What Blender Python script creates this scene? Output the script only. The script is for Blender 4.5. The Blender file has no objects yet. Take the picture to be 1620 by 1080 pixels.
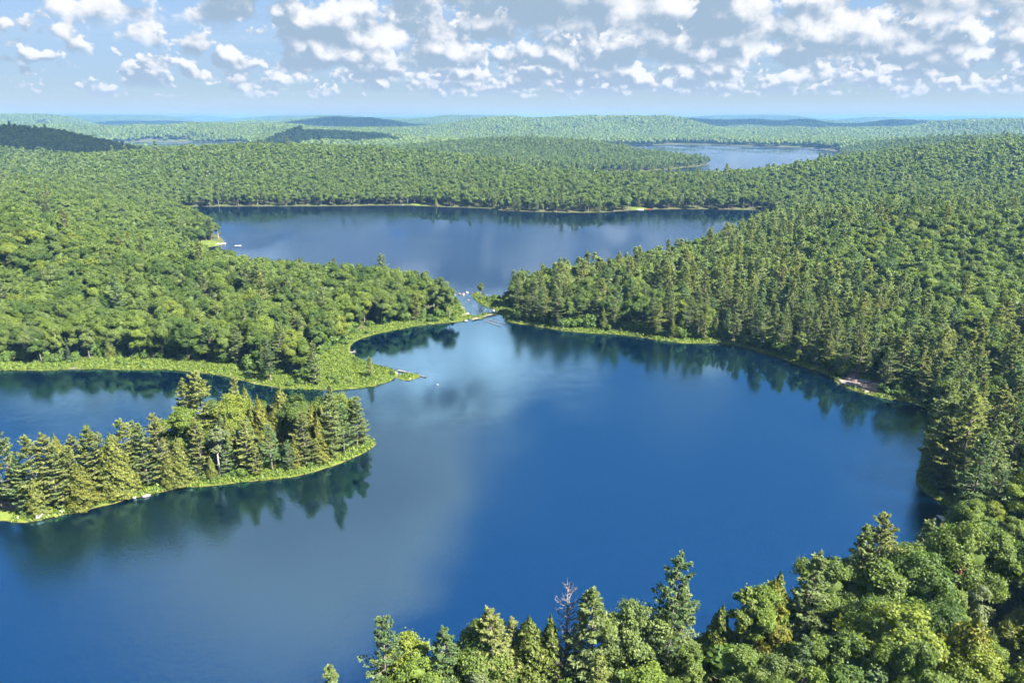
import bpy, math, random
import numpy as np
from mathutils import Vector, Euler, Matrix

# ---------------------------------------------------------------- camera, sky, sun, exposure
sc = bpy.context.scene
R = math.radians
CAM_H = 80.0
CAM_PITCH = R(18.1)
cam_data = bpy.data.cameras.new("camera")
cam_data.lens = 24.0
cam_data.sensor_width = 36.0
cam_data.clip_start = 1.0
cam_data.clip_end = 60000.0
cam = bpy.data.objects.new("camera", cam_data)
cam.location = (0, 0, CAM_H)
cam.rotation_euler = (R(90) - CAM_PITCH, 0, 0)
sc.collection.objects.link(cam)
sc.camera = cam

SUN_AZ, SUN_EL = R(118), R(48)
SUN = Vector((math.sin(SUN_AZ) * math.cos(SUN_EL), math.cos(SUN_AZ) * math.cos(SUN_EL), math.sin(SUN_EL)))
sun_data = bpy.data.lights.new("sun", "SUN")
sun_data.energy = 5.0
sun_data.angle = R(0.5)
sun_data.color = (1.0, 0.95, 0.87)
sun = bpy.data.objects.new("sun", sun_data)
sun.rotation_euler = SUN.to_track_quat("Z", "Y").to_euler()
sun.location = (0, 0, 500)
sc.collection.objects.link(sun)

sc.view_settings.view_transform = "Standard"
sc.view_settings.look = "None"
sc.view_settings.gamma = 1.0
sc.view_settings.use_curve_mapping = False
sc.view_settings.exposure = 2.36
sc.render.engine = "CYCLES"
sc.cycles.use_denoising = True
sc.cycles.use_adaptive_sampling = True
sc.cycles.adaptive_threshold = 0.025
sc.cycles.adaptive_min_samples = 16
sc.cycles.max_bounces = 8
sc.cycles.diffuse_bounces = 4
sc.cycles.glossy_bounces = 2
sc.cycles.transmission_bounces = 3
sc.cycles.volume_bounces = 0
sc.cycles.transparent_max_bounces = 8
sc.cycles.caustics_reflective = False
sc.cycles.caustics_refractive = False
sc.cycles.sample_clamp_indirect = 4.0


class Nodes:
    """small helper to write node trees as expressions"""
    def __init__(self, tree):
        self.t = tree
    def new(self, kind, **kw):
        n = self.t.nodes.new(kind)
        for k, v in kw.items():
            setattr(n, k, v)
        return n
    def put(self, sock, v):
        if isinstance(v, bpy.types.NodeSocket):
            self.t.links.new(v, sock)
        else:
            sock.default_value = v
    def m(self, op, a, b=0.0, c=0.0, clamp=False):
        n = self.new("ShaderNodeMath", operation=op, use_clamp=clamp)
        self.put(n.inputs[0], a); self.put(n.inputs[1], b); self.put(n.inputs[2], c)
        return n.outputs[0]
    def vm(self, op, a, b=(0, 0, 0), s=None):
        n = self.new("ShaderNodeVectorMath", operation=op)
        self.put(n.inputs[0], a); self.put(n.inputs[1], b)
        if s is not None:
            self.put(n.inputs[3], s)
        return n.outputs[1] if op in ("LENGTH", "DISTANCE", "DOT_PRODUCT") else n.outputs[0]
    def mix(self, f, a, b):
        n = self.new("ShaderNodeMix", data_type="RGBA")
        self.put(n.inputs[0], f); self.put(n.inputs[6], a); self.put(n.inputs[7], b)
        return n.outputs[2]
    def mul(self, a, b, f=1.0):
        n = self.new("ShaderNodeMix", data_type="RGBA", blend_type="MULTIPLY")
        self.put(n.inputs[0], f); self.put(n.inputs[6], a); self.put(n.inputs[7], b)
        return n.outputs[2]
    def fmix(self, f, a, b):
        n = self.new("ShaderNodeMix", data_type="FLOAT")
        self.put(n.inputs[0], f); self.put(n.inputs[2], a); self.put(n.inputs[3], b)
        return n.outputs[0]
    def smooth(self, x, a, b, lo=0.0, hi=1.0):
        n = self.new("ShaderNodeMapRange", interpolation_type="SMOOTHSTEP")
        self.put(n.inputs[0], x); self.put(n.inputs[1], a); self.put(n.inputs[2], b)
        self.put(n.inputs[3], lo); self.put(n.inputs[4], hi)
        return n.outputs[0]
    def xyz(self, x, y, z):
        n = self.new("ShaderNodeCombineXYZ")
        self.put(n.inputs[0], x); self.put(n.inputs[1], y); self.put(n.inputs[2], z)
        return n.outputs[0]
    def noise(self, vec, scale, detail=3.0, rough=0.55, lac=2.0, dist=0.0, kind="FBM", dims="3D"):
        n = self.new("ShaderNodeTexNoise", noise_dimensions=dims, noise_type=kind, normalize=True)
        self.put(n.inputs["Vector"], vec)
        n.inputs["Scale"].default_value = scale
        n.inputs["Detail"].default_value = detail
        n.inputs["Roughness"].default_value = rough
        n.inputs["Lacunarity"].default_value = lac
        n.inputs["Distortion"].default_value = dist
        return n.outputs["Fac"]


def build_world():
    w = bpy.data.worlds.new("World")
    sc.world = w
    w.use_nodes = True
    w.cycles.sampling_method = "MANUAL"
    w.cycles.sample_map_resolution = 512
    t = w.node_tree
    t.nodes.clear()
    N = Nodes(t)
    out = N.new("ShaderNodeOutputWorld")
    bg = N.new("ShaderNodeBackground")
    bg.inputs["Strength"].default_value = 0.0505
    t.links.new(bg.outputs[0], out.inputs[0])
    sky = N.new("ShaderNodeTexSky", sky_type="NISHITA", sun_disc=False)
    sky.sun_elevation = SUN_EL
    sky.sun_rotation = SUN_AZ
    sky.altitude = 300.0
    sky.air_density = 1.6
    sky.dust_density = 0.1
    sky.ozone_density = 2.5
    hs = N.new("ShaderNodeHueSaturation")
    hs.inputs["Saturation"].default_value = 1.3
    t.links.new(sky.outputs[0], hs.inputs["Color"])
    air = N.vm("MULTIPLY", N.vm("DIVIDE", hs.outputs[0], N.vm("ADD", N.vm("SCALE", hs.outputs[0], s=0.35), (1, 1, 1))), SKY_GAIN)
    co = N.new("ShaderNodeTexCoord").outputs["Generated"]
    sep = N.new("ShaderNodeSeparateXYZ")
    t.links.new(co, sep.inputs[0])
    z = N.m("MAXIMUM", sep.outputs[2], 0.006)
    px = N.m("DIVIDE", sep.outputs[0], z)
    py = N.m("DIVIDE", sep.outputs[1], z)
    az = N.m("ARCTAN2", sep.outputs[0], sep.outputs[1])
    hor = N.m("SQRT", N.m("ADD", N.m("MULTIPLY", sep.outputs[0], sep.outputs[0]), N.m("MULTIPLY", sep.outputs[1], sep.outputs[1])))
    tan = N.m("DIVIDE", sep.outputs[2], N.m("MAXIMUM", hor, 0.02))
    # cumulus rows, near to far: each an upright section through the deck at its distance (in units of the base height)
    col = None
    T = None
    side = N.smooth(az, -0.62, 0.05, -0.045, 0.048)
    for k, D in enumerate(CLOUD_ROWS):
        u = N.m("MULTIPLY", az, D)
        zz = N.m("MULTIPLY", tan, D)
        n = N.noise(N.xyz(u, N.m("MULTIPLY", zz, 1.15), 2.31 * k + CLOUD_SEED), 0.78, detail=6.0, rough=0.57)
        nl = N.noise(N.xyz(N.m("ADD", u, 0.10), N.m("ADD", N.m("MULTIPLY", zz, 1.15), 0.20), 2.31 * k + CLOUD_SEED), 0.78, detail=2.0, rough=0.57)
        up = N.m("SUBTRACT", zz, 1.0)
        dens = N.m("ADD", N.m("SUBTRACT", n, N.m("MULTIPLY", up, N.m("ADD", N.m("MULTIPLY", up, 0.03), 0.06))), side)
        a = N.smooth(dens, CLOUD_T, CLOUD_T + 0.036)
        a = N.m("MULTIPLY", a, N.smooth(N.m("ADD", up, N.m("MULTIPLY", N.m("SUBTRACT", n, 0.5), 0.9)), -0.05, 0.12))
        lit = N.m("ADD", N.m("MULTIPLY", up, 0.42), N.m("MULTIPLY", N.m("SUBTRACT", n, nl), 6.5))
        fade = min(0.72, D / 62.0)
        lo = [x * (1 - fade) + y * fade for x, y in zip((1.55, 2.14, 2.78), (2.35, 2.85, 3.65))]
        hi = [x * (1 - fade) + y * fade for x, y in zip((4.6, 4.6, 4.65), (3.7, 3.95, 4.4))]
        c = N.mix(N.smooth(lit, -0.10, 0.62), (*lo, 1), (*hi, 1))
        if col is None:
            col = N.vm("SCALE", c, s=a)
            T = N.m("SUBTRACT", 1.0, a)
        else:
            col = N.vm("ADD", col, N.vm("SCALE", c, s=N.m("MULTIPLY", a, T)))
            T = N.m("MULTIPLY", T, N.m("SUBTRACT", 1.0, a))
    # the same deck seen from below, higher up
    cover = 0.0
    for (cx, cy, s, a) in CLOUD_SPOTS:
        d2 = N.m("ADD", N.m("POWER", N.m("SUBTRACT", px, cx), 2.0), N.m("POWER", N.m("SUBTRACT", py, cy), 2.0))
        g = N.m("EXPONENT", N.m("MULTIPLY", d2, -1.0 / (s * s)))
        cover = N.m("ADD", cover, N.m("MULTIPLY", g, a))
    n = N.m("ADD", N.noise(N.xyz(px, py, CLOUD_SEED), 0.62, detail=5.0, rough=0.55), cover)
    a = N.m("MULTIPLY", N.smooth(n, 0.50, 0.62), N.smooth(sep.outputs[2], 0.14, 0.20))
    c = N.mix(N.smooth(n, 0.52, 0.75), (3.7, 3.6, 3.8, 1), (2.5, 2.5, 2.75, 1))
    col = N.vm("ADD", col, N.vm("SCALE", c, s=N.m("MULTIPLY", a, T)))
    T = N.m("MULTIPLY", T, N.m("SUBTRACT", 1.0, a))
    # thin high cirrus veil
    cir = N.noise(N.xyz(N.m("MULTIPLY", px, 0.05), N.m("MULTIPLY", py, 0.12), 9.0), 1.0, detail=5.0, rough=0.6, dist=0.8)
    veil = N.m("MULTIPLY", N.smooth(cir, 0.46, 0.80), N.smooth(sep.outputs[2], 0.02, 0.20, 0.55, 0.10))
    skyc = N.mix(veil, air, (2.7, 3.25, 3.95, 1))
    full = N.vm("ADD", col, N.vm("SCALE", skyc, s=T))
    far = N.smooth(sep.outputs[2], 0.006, 0.045)
    res = N.mix(far, N.mix(0.7, air, (2.75, 3.35, 4.15, 1)), full)
    t.links.new(N.vm("SCALE", res, s=0.88), bg.inputs["Color"])


# where the reflections show the deck closed (+) or open (-): x, y in base heights, radius, amount
CLOUD_SPOTS = [(-0.30, 2.6, 0.70, 0.20), (-0.45, 1.6, 0.70, 0.16), (0.72, 1.95, 0.58, -0.50), (0.62, 1.25, 0.55, -0.42), (0.85, 2.6, 0.50, -0.45),
               (-1.45, 2.2, 0.55, -0.25), (-1.05, 1.1, 0.5, -0.15), (1.20, 1.88, 0.16, 0.60)]
CLOUD_T = 0.492
CLOUD_SEED = 3.7
SKY_GAIN = (0.98, 1.34, 2.0)
CLOUD_ROWS = (6.8, 8.5, 10.6, 13.2, 16.5, 21.0, 27.0, 36.0)
build_world()

# ---------------------------------------------------------------- numpy helpers
rng = np.random.default_rng(7)


def vnoise(x, y, seed=0):
    xi = np.floor(x).astype(np.int64); yi = np.floor(y).astype(np.int64)
    xf = x - xi; yf = y - yi
    u = xf * xf * (3 - 2 * xf); v = yf * yf * (3 - 2 * yf)
    def h(a, b):
        n = (a * 374761393 + b * 668265263 + seed * 974634777) & 0x7FFFFFFF
        n = ((n ^ (n >> 13)) * 1274126177) & 0x7FFFFFFF
        n = n ^ (n >> 16)
        return (n & 0xFFFF) / 65535.0
    a = h(xi, yi); b = h(xi + 1, yi); c = h(xi, yi + 1); d = h(xi + 1, yi + 1)
    return (a * (1 - u) + b * u) * (1 - v) + (c * (1 - u) + d * u) * v


def fbm(x, y, seed=0, o=4):
    s = 0; a = 0.5; t = 0
    for i in range(o):
        s = s + a * vnoise(x, y, seed + i * 17); t += a
        x = x * 2.03 + 5.1; y = y * 2.03 + 9.7; a *= 0.5
    return s / t


def sstep(x, a, b):
    t = np.clip((x - a) / (b - a), 0, 1)
    return t * t * (3 - 2 * t)


def smooth_poly(pts, n=4):
    p = np.array(pts, float); m = len(p); out = []
    for i in range(m):
        p0, p1, p2, p3 = p[i - 1], p[i], p[(i + 1) % m], p[(i + 2) % m]
        for j in range(n):
            t = j / n
            out.append(0.5 * ((2 * p1) + (-p0 + p2) * t + (2 * p0 - 5 * p1 + 4 * p2 - p3) * t * t + (-p0 + 3 * p1 - 3 * p2 + p3) * t ** 3))
    return np.array(out)


def sd_poly(poly, x, y):
    """signed distance, negative inside"""
    x = np.asarray(x, float); y = np.asarray(y, float)
    d = np.full(x.shape, 1e18); ins = np.zeros(x.shape, bool)
    q = np.roll(poly, -1, axis=0)
    for (ax, ay), (bx, by) in zip(poly, q):
        ex, ey = bx - ax, by - ay
        wx, wy = x - ax, y - ay
        t = np.clip((wx * ex + wy * ey) / (ex * ex + ey * ey + 1e-12), 0, 1)
        d = np.minimum(d, (wx - ex * t) ** 2 + (wy - ey * t) ** 2)
        c = (ay > y) != (by > y)
        if ey != 0:
            ins ^= c & (wx < ex * wy / ey)
    d = np.sqrt(d)
    return np.where(ins, -d, d)


# ---------------------------------------------------------------- layout in metres (camera above the origin, looking along +Y)
NEAR=[(-2.6, 271.8),(5.2, 267.2),(15.2, 261.9),(27.4, 256.8),(41.8, 253.5),(50.9, 249.4),(64.0, 243.2),(78.0, 242.5),(85.8, 237.3),(93.8, 227.5),(99.0, 218.4),(103.7, 209.4),(104.4, 201.0),(107.2, 195.2),(112.3, 190.2),(118.1, 186.8),(120.5, 179.5),(110.8, 164.0),(101.2, 150.0),(94.4, 140.2),(93.8, 135.4),(95.0, 130.4),(94.3, 127.8),(91.2, 124.5),(85.7, 118.1),(76.3, 109.3),(66.8, 102.6),(56.8, 98.0),(46.7, 94.4),(35.0, 90.8),(25.4, 89.1),(18.9, 86.6),(8.8, 84.7),(-1.0, 82.2),(-10.3, 79.8),(-19.0, 76.9),(-24.8, 71.1),(-29.0, 60.6),(-75, 30),(-110, -40),(-200, -160),(-420, -200),(-700, 0),(-640, 180),(-420, 222),(-235.3, 214.7),(-193.4, 215.3),(-171.7, 214.7),(-158.6, 214.1),(-144.5, 215.3),(-129.3, 214.7),(-112.1, 214.1),(-100.5, 211.7),(-88.1, 206.5),(-78.0, 201.0),(-67.0, 197.8),(-57.0, 197.3),(-49.4, 198.3),(-42.1, 201.5),(-38.9, 206.5),(-38.3, 211.7),(-44.2, 216.6),(-50.8, 221.6),(-56.9, 228.2),(-60.0, 235.9),(-60.4, 244.0),(-56.3, 251.8),(-47.7, 259.3),(-38.5, 265.4),(-28.7, 269.9),(-18.9, 272.7),(-13.1, 271.8)]
STREAM=[(-18.4, 268.1),(-19.8, 281.3),(-22.2, 292.6),(-25.5, 303.6),(-29.8, 313.0),(-32.7, 324.1),(-16.6, 324.1),(-18.4, 316.6),(-15.4, 304.8),(-11.3, 294.8),(-5.8, 286.4),(-1.8, 272.7),(-3.4, 268.1)]
UPPER=[(-17.7, 320.3),(-19.5, 315.4),(-29.5, 315.4),(-35.9, 314.2),(-45.4, 317.8),(-59.0, 326.7),(-79.1, 333.4),(-99.6, 338.9),(-124.9, 347.4),(-146.5, 361.0),(-176.4, 391.5),(-197.8, 414.5),(-211.4, 431.4),(-211.6, 438.1),(-201.2, 440.3),(-194.7, 449.6),(-195.7, 459.3),(-213.8, 490.8),(-266.6, 567.8),(-318.5, 638.0),(-306.6, 656.9),(-248.3, 661.8),(-187.7, 661.8),(-128.1, 666.8),(-97.6, 666.8),(-66.1, 656.9),(-29.6, 647.3),(-5.8, 628.9),(22.7, 620.0),(50.8, 615.7),(79.1, 615.7),(109.5, 628.9),(140.3, 638.0),(169.5, 638.0),(214.8, 633.4),(237.2, 615.7),(214.3, 560.5),(172.1, 502.2),(118.5, 422.8),(73.3, 370.7),(43.7, 341.7),(21.7, 326.7),(3.0, 315.4),(-11.3, 311.8)]
FAR=[(18, 1036),(86, 1060),(137, 1086),(186, 1086),(246, 1140),(339, 1249),(363, 1340),(280, 1516),(170, 1800),(270, 2150),(455, 2224),(581, 2250),(730, 2100),(842, 1966),(735, 1560),(460, 1130),(300, 940),(180, 900),(70, 930)]
FARLEFT=[(-1060, 1800),(-700, 1780),(-740, 2050),(-960, 2480),(-1250, 2520),(-1440, 2460),(-1330, 2150),(-1180, 1950)]
SPIT=[(-156.1, 118.1),(-131.2, 121.4),(-114.8, 123.7),(-107.5, 124.7),(-101.7, 124.0),(-97.7, 125.9),(-92.5, 128.3),(-85.3, 132.7),(-77.6, 137.0),(-69.8, 139.0),(-60.4, 141.3),(-53.5, 142.8),(-46.9, 145.8),(-41.9, 150.3),(-38.2, 154.6),(-36.2, 158.5),(-36.5, 160.6),(-39.0, 162.5),(-45.0, 163.2),(-56.9, 164.0),(-68.3, 163.2),(-80.4, 160.3),(-87.9, 152.3),(-94.2, 143.7),(-102.5, 137.9),(-115.4, 135.7),(-136.3, 135.1),(-171.7, 132.4)]
ISLET=[(-36.7, 206.5),(-33.6, 205.4),(-31.7, 206.5),(-30.2, 208.8),(-33.3, 210.0),(-35.9, 209.4)]
DAM=[(-18.4, 276.5),(-14.3, 275.5),(-10.8, 279.4),(-6.2, 282.3),(-6.0, 284.3),(-10.9, 283.3),(-14.7, 278.4),(-18.6, 279.4)]
HERO=[('pine', -104.5, 126.8, 17.8),('pine', -101.0, 127.5, 16.7),('pine', -97.9, 129.0, 16.7),('cedar', -96.6, 131.3, 15.0),('pine', -91.0, 132.5, 16.9),('birch', -90.4, 134.7, 15.0),('pine', -85.0, 136.2, 16.7),('cedar', -87.0, 134.8, 14.6),('pine', -82.7, 137.4, 15.4),('pine', -79.2, 138.9, 17.1),('cedar', -100.1, 126.4, 8.6),('cedar', -89.0, 133.6, 11.8),('cedar', -77.8, 138.6, 8.1),('pine', -80.9, 138.3, 10.6),('broad', -76.9, 144.3, 16.0),('pine', -77.9, 149.1, 20.0),('pine', -74.6, 151.8, 22.0),('pine', -72.7, 141.0, 11.7),('pine', -97.0, 129.1, 13.7),('pine', -94.3, 130.2, 13.3),('pine', -68.6, 157.1, 19.0),('cedar', -66.9, 160.4, 15.2),('cedar', -58.1, 157.5, 15.0),('broad', -53.6, 155.8, 14.0),('pine', -44.7, 151.4, 18.8),('pine', -39.5, 157.4, 13.5),('pine', -42.1, 154.1, 12.5),('pine', -49.6, 147.4, 13.5),('cedar', -46.5, 149.4, 11.9),('pine', -61.8, 143.8, 13.5),('birch', -68.5, 142.1, 14.0),('pine', -57.0, 144.8, 12.0),('cedar', -61.0, 152.6, 15.0),('broad', -68.3, 153.4, 15.0),('cedar', -66.3, 144.9, 14.0),('pine', -71.7, 141.4, 15.0),('pine', -52.8, 144.6, 7.9),('pine', -43.8, 152.2, 11.2),('pine', -103.2, 126.8, 13.0),('cedar', -92.5, 130.0, 9.8),('cedar', -85.1, 134.5, 9.0),('broad', -72.0, 153.0, 15.0),('pine', -66.9, 142.5, 9.7),('cedar', -75.3, 139.2, 11.3),('pine', -46.8, 147.9, 7.0),('pine', -38.0, 158.0, 7.4),('pine', -60.0, 142.9, 7.9),('cedar', -69.4, 140.6, 6.6),('pine', -17.2, 74.4, 16.0),('broad', -14.5, 76.2, 12.0),('pine', -9.4, 74.0, 15.0),('pine', -22.8, 69.1, 14.0),('pine', -2.2, 75.1, 17.0),('cedar', 2.6, 78.7, 13.0),('broad', -6.6, 75.1, 13.0),('cedar', 5.4, 78.9, 13.0),('snag', 7.7, 79.3, 19.0),('pine', 11.5, 78.7, 18.0),('broad', 17.0, 80.1, 15.0),('pine', 22.2, 80.1, 21.0),('pine', 0.1, 79.3, 12.0),('broad', -4.6, 75.8, 13.0),('broad', -12.4, 72.5, 12.0),('pine', 24.6, 81.6, 16.0),('cedar', 31.2, 84.8, 10.0),('birch', 34.3, 84.0, 14.0),('broad', 36.8, 85.0, 14.0),('cedar', 39.8, 86.5, 14.0),('cedar', 41.9, 88.3, 13.0),('pine', 45.8, 87.4, 17.0),('broad', 50.3, 90.7, 14.0),('pine', 55.6, 91.7, 19.0),('pine', 58.0, 91.9, 20.0),('pine', 70.8, 99.7, 15.0),('broad', 57.0, 89.3, 15.0),('broad', 62.7, 88.4, 16.0),('broad', 62.9, 92.5, 15.0),('redspruce', 72.2, 92.6, 13.0),('broad', 73.3, 95.3, 17.0),('broad', 77.2, 93.5, 17.0),('broad', 52.3, 75.0, 17.0),('cedar', 61.1, 74.6, 15.0),('broad', 52.3, 70.4, 16.0),('spruce', 47.2, 79.9, 11.0),('pine', 96.6, 137.3, 21.0),('pine', 99.9, 135.7, 23.0),('pine', 96.6, 138.2, 15.2),('pine', 96.7, 136.6, 17.1),('pine', 103.8, 131.9, 20.0),('pine', 95.1, 123.4, 19.0),('smallpine', -45.3, 205.3, 7.0),('pine', -61.8, 200.3, 13.7),('pine', -76.9, 202.7, 14.0),('pine', -148.1, 248.4, 22.0),('pine', -71.6, 249.1, 17.0),('pine', -62.5, 324.4, 17.2),('pine', -86.9, 331.4, 14.0),('redspruce', 198.9, 335.1, 12.0),('redspruce', 202.6, 338.3, 12.0),('redspruce', 212.2, 348.2, 13.0),('redspruce', 197.9, 330.6, 11.0),('redspruce', 76.9, 267.8, 11.0),('redspruce', 58.1, 289.4, 12.0),('redspruce', 43.3, 295.5, 12.0),('birch', -14.5, 306.8, 8.0),('redspruce', 144.9, 351.7, 10.0)]
PT={'boulder': (-99.4, 125.4), 'r1': (-102.3, 125.6), 'r2': (-103.8, 124.9), 'r3': (-96.3, 126.9), 'r4': (-83.6, 133.0), 'r5': (-81.4, 133.8), 'r6': (-70.1, 139.9), 'r7': (-58.3, 141.6), 'tip': (-38.4, 210.0), 'lone': (-23.5, 200.5), 'r8': (-43.1, 201.5), 'isr': (-33.0, 205.4), 'log1a': (-37.9, 212.9), 'log1b': (-27.9, 207.1), 'log2a': (-152.6, 215.3), 'log2b': (-143.3, 215.3), 'log3a': (-82.0, 202.1), 'log3b': (-79.3, 203.7), 'log4a': (-58.5, 231.6), 'log4b': (-56.0, 232.3), 'log5a': (-11.0, 271.8), 'log5b': (-5.1, 263.6), 'log6a': (-11.8, 277.4), 'log6b': (-7.8, 281.3), 'd1': (-21.8, 291.6), 'd2': (-19.0, 282.3), 'd3': (-20.2, 280.4), 'd4': (-20.9, 278.4), 'd5': (-19.1, 271.8), 'd6': (-8.0, 287.4), 'd7': (-8.7, 282.3), 'd8': (-27.4, 315.4), 'd9': (-25.1, 317.8), 'd10': (-23.2, 316.6), 'd11': (-21.7, 320.3), 'd12': (-20.2, 305.9), 'd13': (-23.1, 314.2), 'ledge1': (107.5, 202.1), 'ledge2': (110.6, 196.2), 'ledge3': (110.9, 207.1), 'dock_a': (-196.1, 452.0), 'dock_b': (-191.1, 453.2), 'boat': (-180.0, 446.1), 'farboat': (-105.1, 671.9), 'canoe_a': (116.1, 633.4), 'canoe_b': (127.0, 635.7), 'stump': (92.3, 126.1), 'coverock': (90.3, 124.7), 'path_a': (-88.0, 139.3), 'path_b': (-85.1, 132.4), 'red_a': (-107.1, 129.9)}

WATERS = [smooth_poly(p) for p in (NEAR, STREAM, UPPER, FAR, FARLEFT)]
LANDS = [smooth_poly(p) for p in (SPIT, ISLET, DAM)]


def shore_dist(x, y):
    """distance from the waterline: positive on land, negative in the water"""
    x = np.asarray(x, float); y = np.asarray(y, float)
    d = np.full(x.shape, 1e9)
    for w in WATERS:
        b0, b1 = w.min(0) - 400, w.max(0) + 400
        near = (x > b0[0]) & (x < b1[0]) & (y > b0[1]) & (y < b1[1])
        if near.any():
            v = np.full(x.shape, 400.0)
            v[near] = sd_poly(w, x[near], y[near])
            d = np.minimum(d, v)
    d = np.minimum(d, 400.0)
    for l in LANDS:
        b0, b1 = l.min(0) - 80, l.max(0) + 80
        near = (x > b0[0]) & (x < b1[0]) & (y > b0[1]) & (y < b1[1])
        if near.any():
            v = -sd_poly(l, x[near], y[near])
            d[near] = np.maximum(d[near], v)
    s = np.hypot(x, y)
    amp = np.clip(s / 300.0, 0.5, 6.0)
    return d + (fbm(x / (6 * amp), y / (6 * amp), 3, 3) - 0.5) * 2.4 * amp


# broad hills: x, y, radius across, radius deep, height
HILLS = [(-240, 318, 120, 72, 20), (-300, 420, 130, 110, 12), (-420, 560, 160, 160, 14), (-790, 1130, 150, 150, 40), (-1150, 1200, 380, 200, 34), (-480, 900, 200, 120, 15), (-230, 920, 250, 130, 27),
         (100, 740, 200, 70, 4), (360, 750, 130, 80, 6), (560, 840, 200, 170, 24), (850, 880, 260, 230, 40), (400, 520, 160, 100, 7), (220, 385, 110, 60, 12), (340, 330, 120, 90, 10),
         (170, 60, 90, 70, 9), (60, 20, 60, 40, 4), (10, 1480, 240, 150, 27), (-560, 1950, 300, 150, 30), (1100, 1500, 420, 320, 26), (900, 1300, 200, 200, 14)]


# far ridges: distance, depth, height, wander
RIDGES = [(2950, 280, 46, 400), (3950, 330, 53, 600), (5300, 430, 52, 800), (7300, 600, 58, 1000), (9900, 800, 64, 1200)]


def ground_z(x, y, sd=None):
    x = np.asarray(x, float); y = np.asarray(y, float)
    if sd is None:
        sd = shore_dist(x, y)
    r = np.hypot(x, y)
    h = np.zeros(x.shape)
    for hx, hy, sx, sy, a in HILLS:
        h = h + a * np.exp(-((x - hx) / sx) ** 2 - ((y - hy) / sy) ** 2)
    h = h + 5.0 * (fbm(x / 90, y / 90, 11, 3) - 0.35) * sstep(r, 120, 400)
    for k, (ry, rw, ra, wob) in enumerate(RIDGES):
        line = ry + wob * (fbm(x / (ry * 0.22) + k * 7.7, y * 0 + k, 23 + k, 2) - 0.5)
        amp = ra * (0.45 + 1.1 * sstep(fbm(x / (ry * 0.17) + k * 3.1, y * 0 + 2.5 * k, 57 + k, 3), 0.25, 0.78))
        h = np.maximum(h, 0) if k == 0 else h
        h = np.maximum(h, amp * np.exp(-((y - line) / rw) ** 2))
    h = h + 3.0 * (fbm(x / 400, y / 300, 61, 3) - 0.3) * sstep(y, 2200, 3000)
    h = np.maximum(h, 80 * sstep(np.hypot(x, y), 11800, 13200))
    land = 0.12 + 0.16 * np.clip(sd, 0, 5) + 0.035 * np.clip(sd - 5, 0, 60) + h * sstep(sd, 4, 110)
    land = np.maximum(land, 0.1 + 0.05 * np.clip(sd, 0, 4))
    bed = np.maximum(0.10 + sd * 0.16, -5.0)
    return np.where(sd > 0, land, bed)


def new_mesh(name, v, f, mats=(), attrs=None, smooth=False, fmat=None):
    """v (N,3), f: (M,3) or (M,4) array or list of such arrays"""
    me = bpy.data.meshes.new(name)
    fl = f if isinstance(f, list) else [f]
    fl = [np.asarray(a, np.int32) for a in fl if len(a)]
    me.vertices.add(len(v))
    me.vertices.foreach_set("co", np.asarray(v, np.float32).ravel())
    loops = np.concatenate([a.ravel() for a in fl]) if fl else np.zeros(0, np.int32)
    sizes = np.concatenate([np.full(len(a), a.shape[1], np.int32) for a in fl]) if fl else np.zeros(0, np.int32)
    me.loops.add(len(loops))
    me.loops.foreach_set("vertex_index", loops)
    me.polygons.add(len(sizes))
    if len(sizes):
        me.polygons.foreach_set("loop_start", np.concatenate([[0], np.cumsum(sizes)[:-1]]).astype(np.int32))
        if smooth:
            me.polygons.foreach_set("use_smooth", np.ones(len(sizes), bool))
    for m in mats:
        me.materials.append(m)
    if fmat is not None:
        me.polygons.foreach_set("material_index", np.asarray(fmat, np.int32))
    for k, a in (attrs or {}).items():
        at = me.attributes.new(k, "FLOAT", "POINT")
        at.data.foreach_set("value", np.asarray(a, np.float32))
    me.update(calc_edges=True)
    return me


def link(name, data, parent=None, loc=None, rot=None, scale=None):
    o = bpy.data.objects.new(name, data)
    sc.collection.objects.link(o)
    if parent is not None:
        o.parent = parent
    if loc is not None:
        o.location = loc
    if rot is not None:
        o.rotation_euler = rot
    if scale is not None:
        o.scale = scale if hasattr(scale, "__len__") else (scale,) * 3
    return o


def tag(o, label=None, cat=None, group=None, kind=None):
    for k, v in (("label", label), ("category", cat), ("group", group), ("kind", kind)):
        if v:
            o[k] = v
    return o


# ---------------------------------------------------------------- materials
def material(name):
    m = bpy.data.materials.new(name)
    m.use_nodes = True
    m.node_tree.nodes.clear()
    N = Nodes(m.node_tree)
    out = N.new("ShaderNodeOutputMaterial")
    return m, N, out


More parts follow.
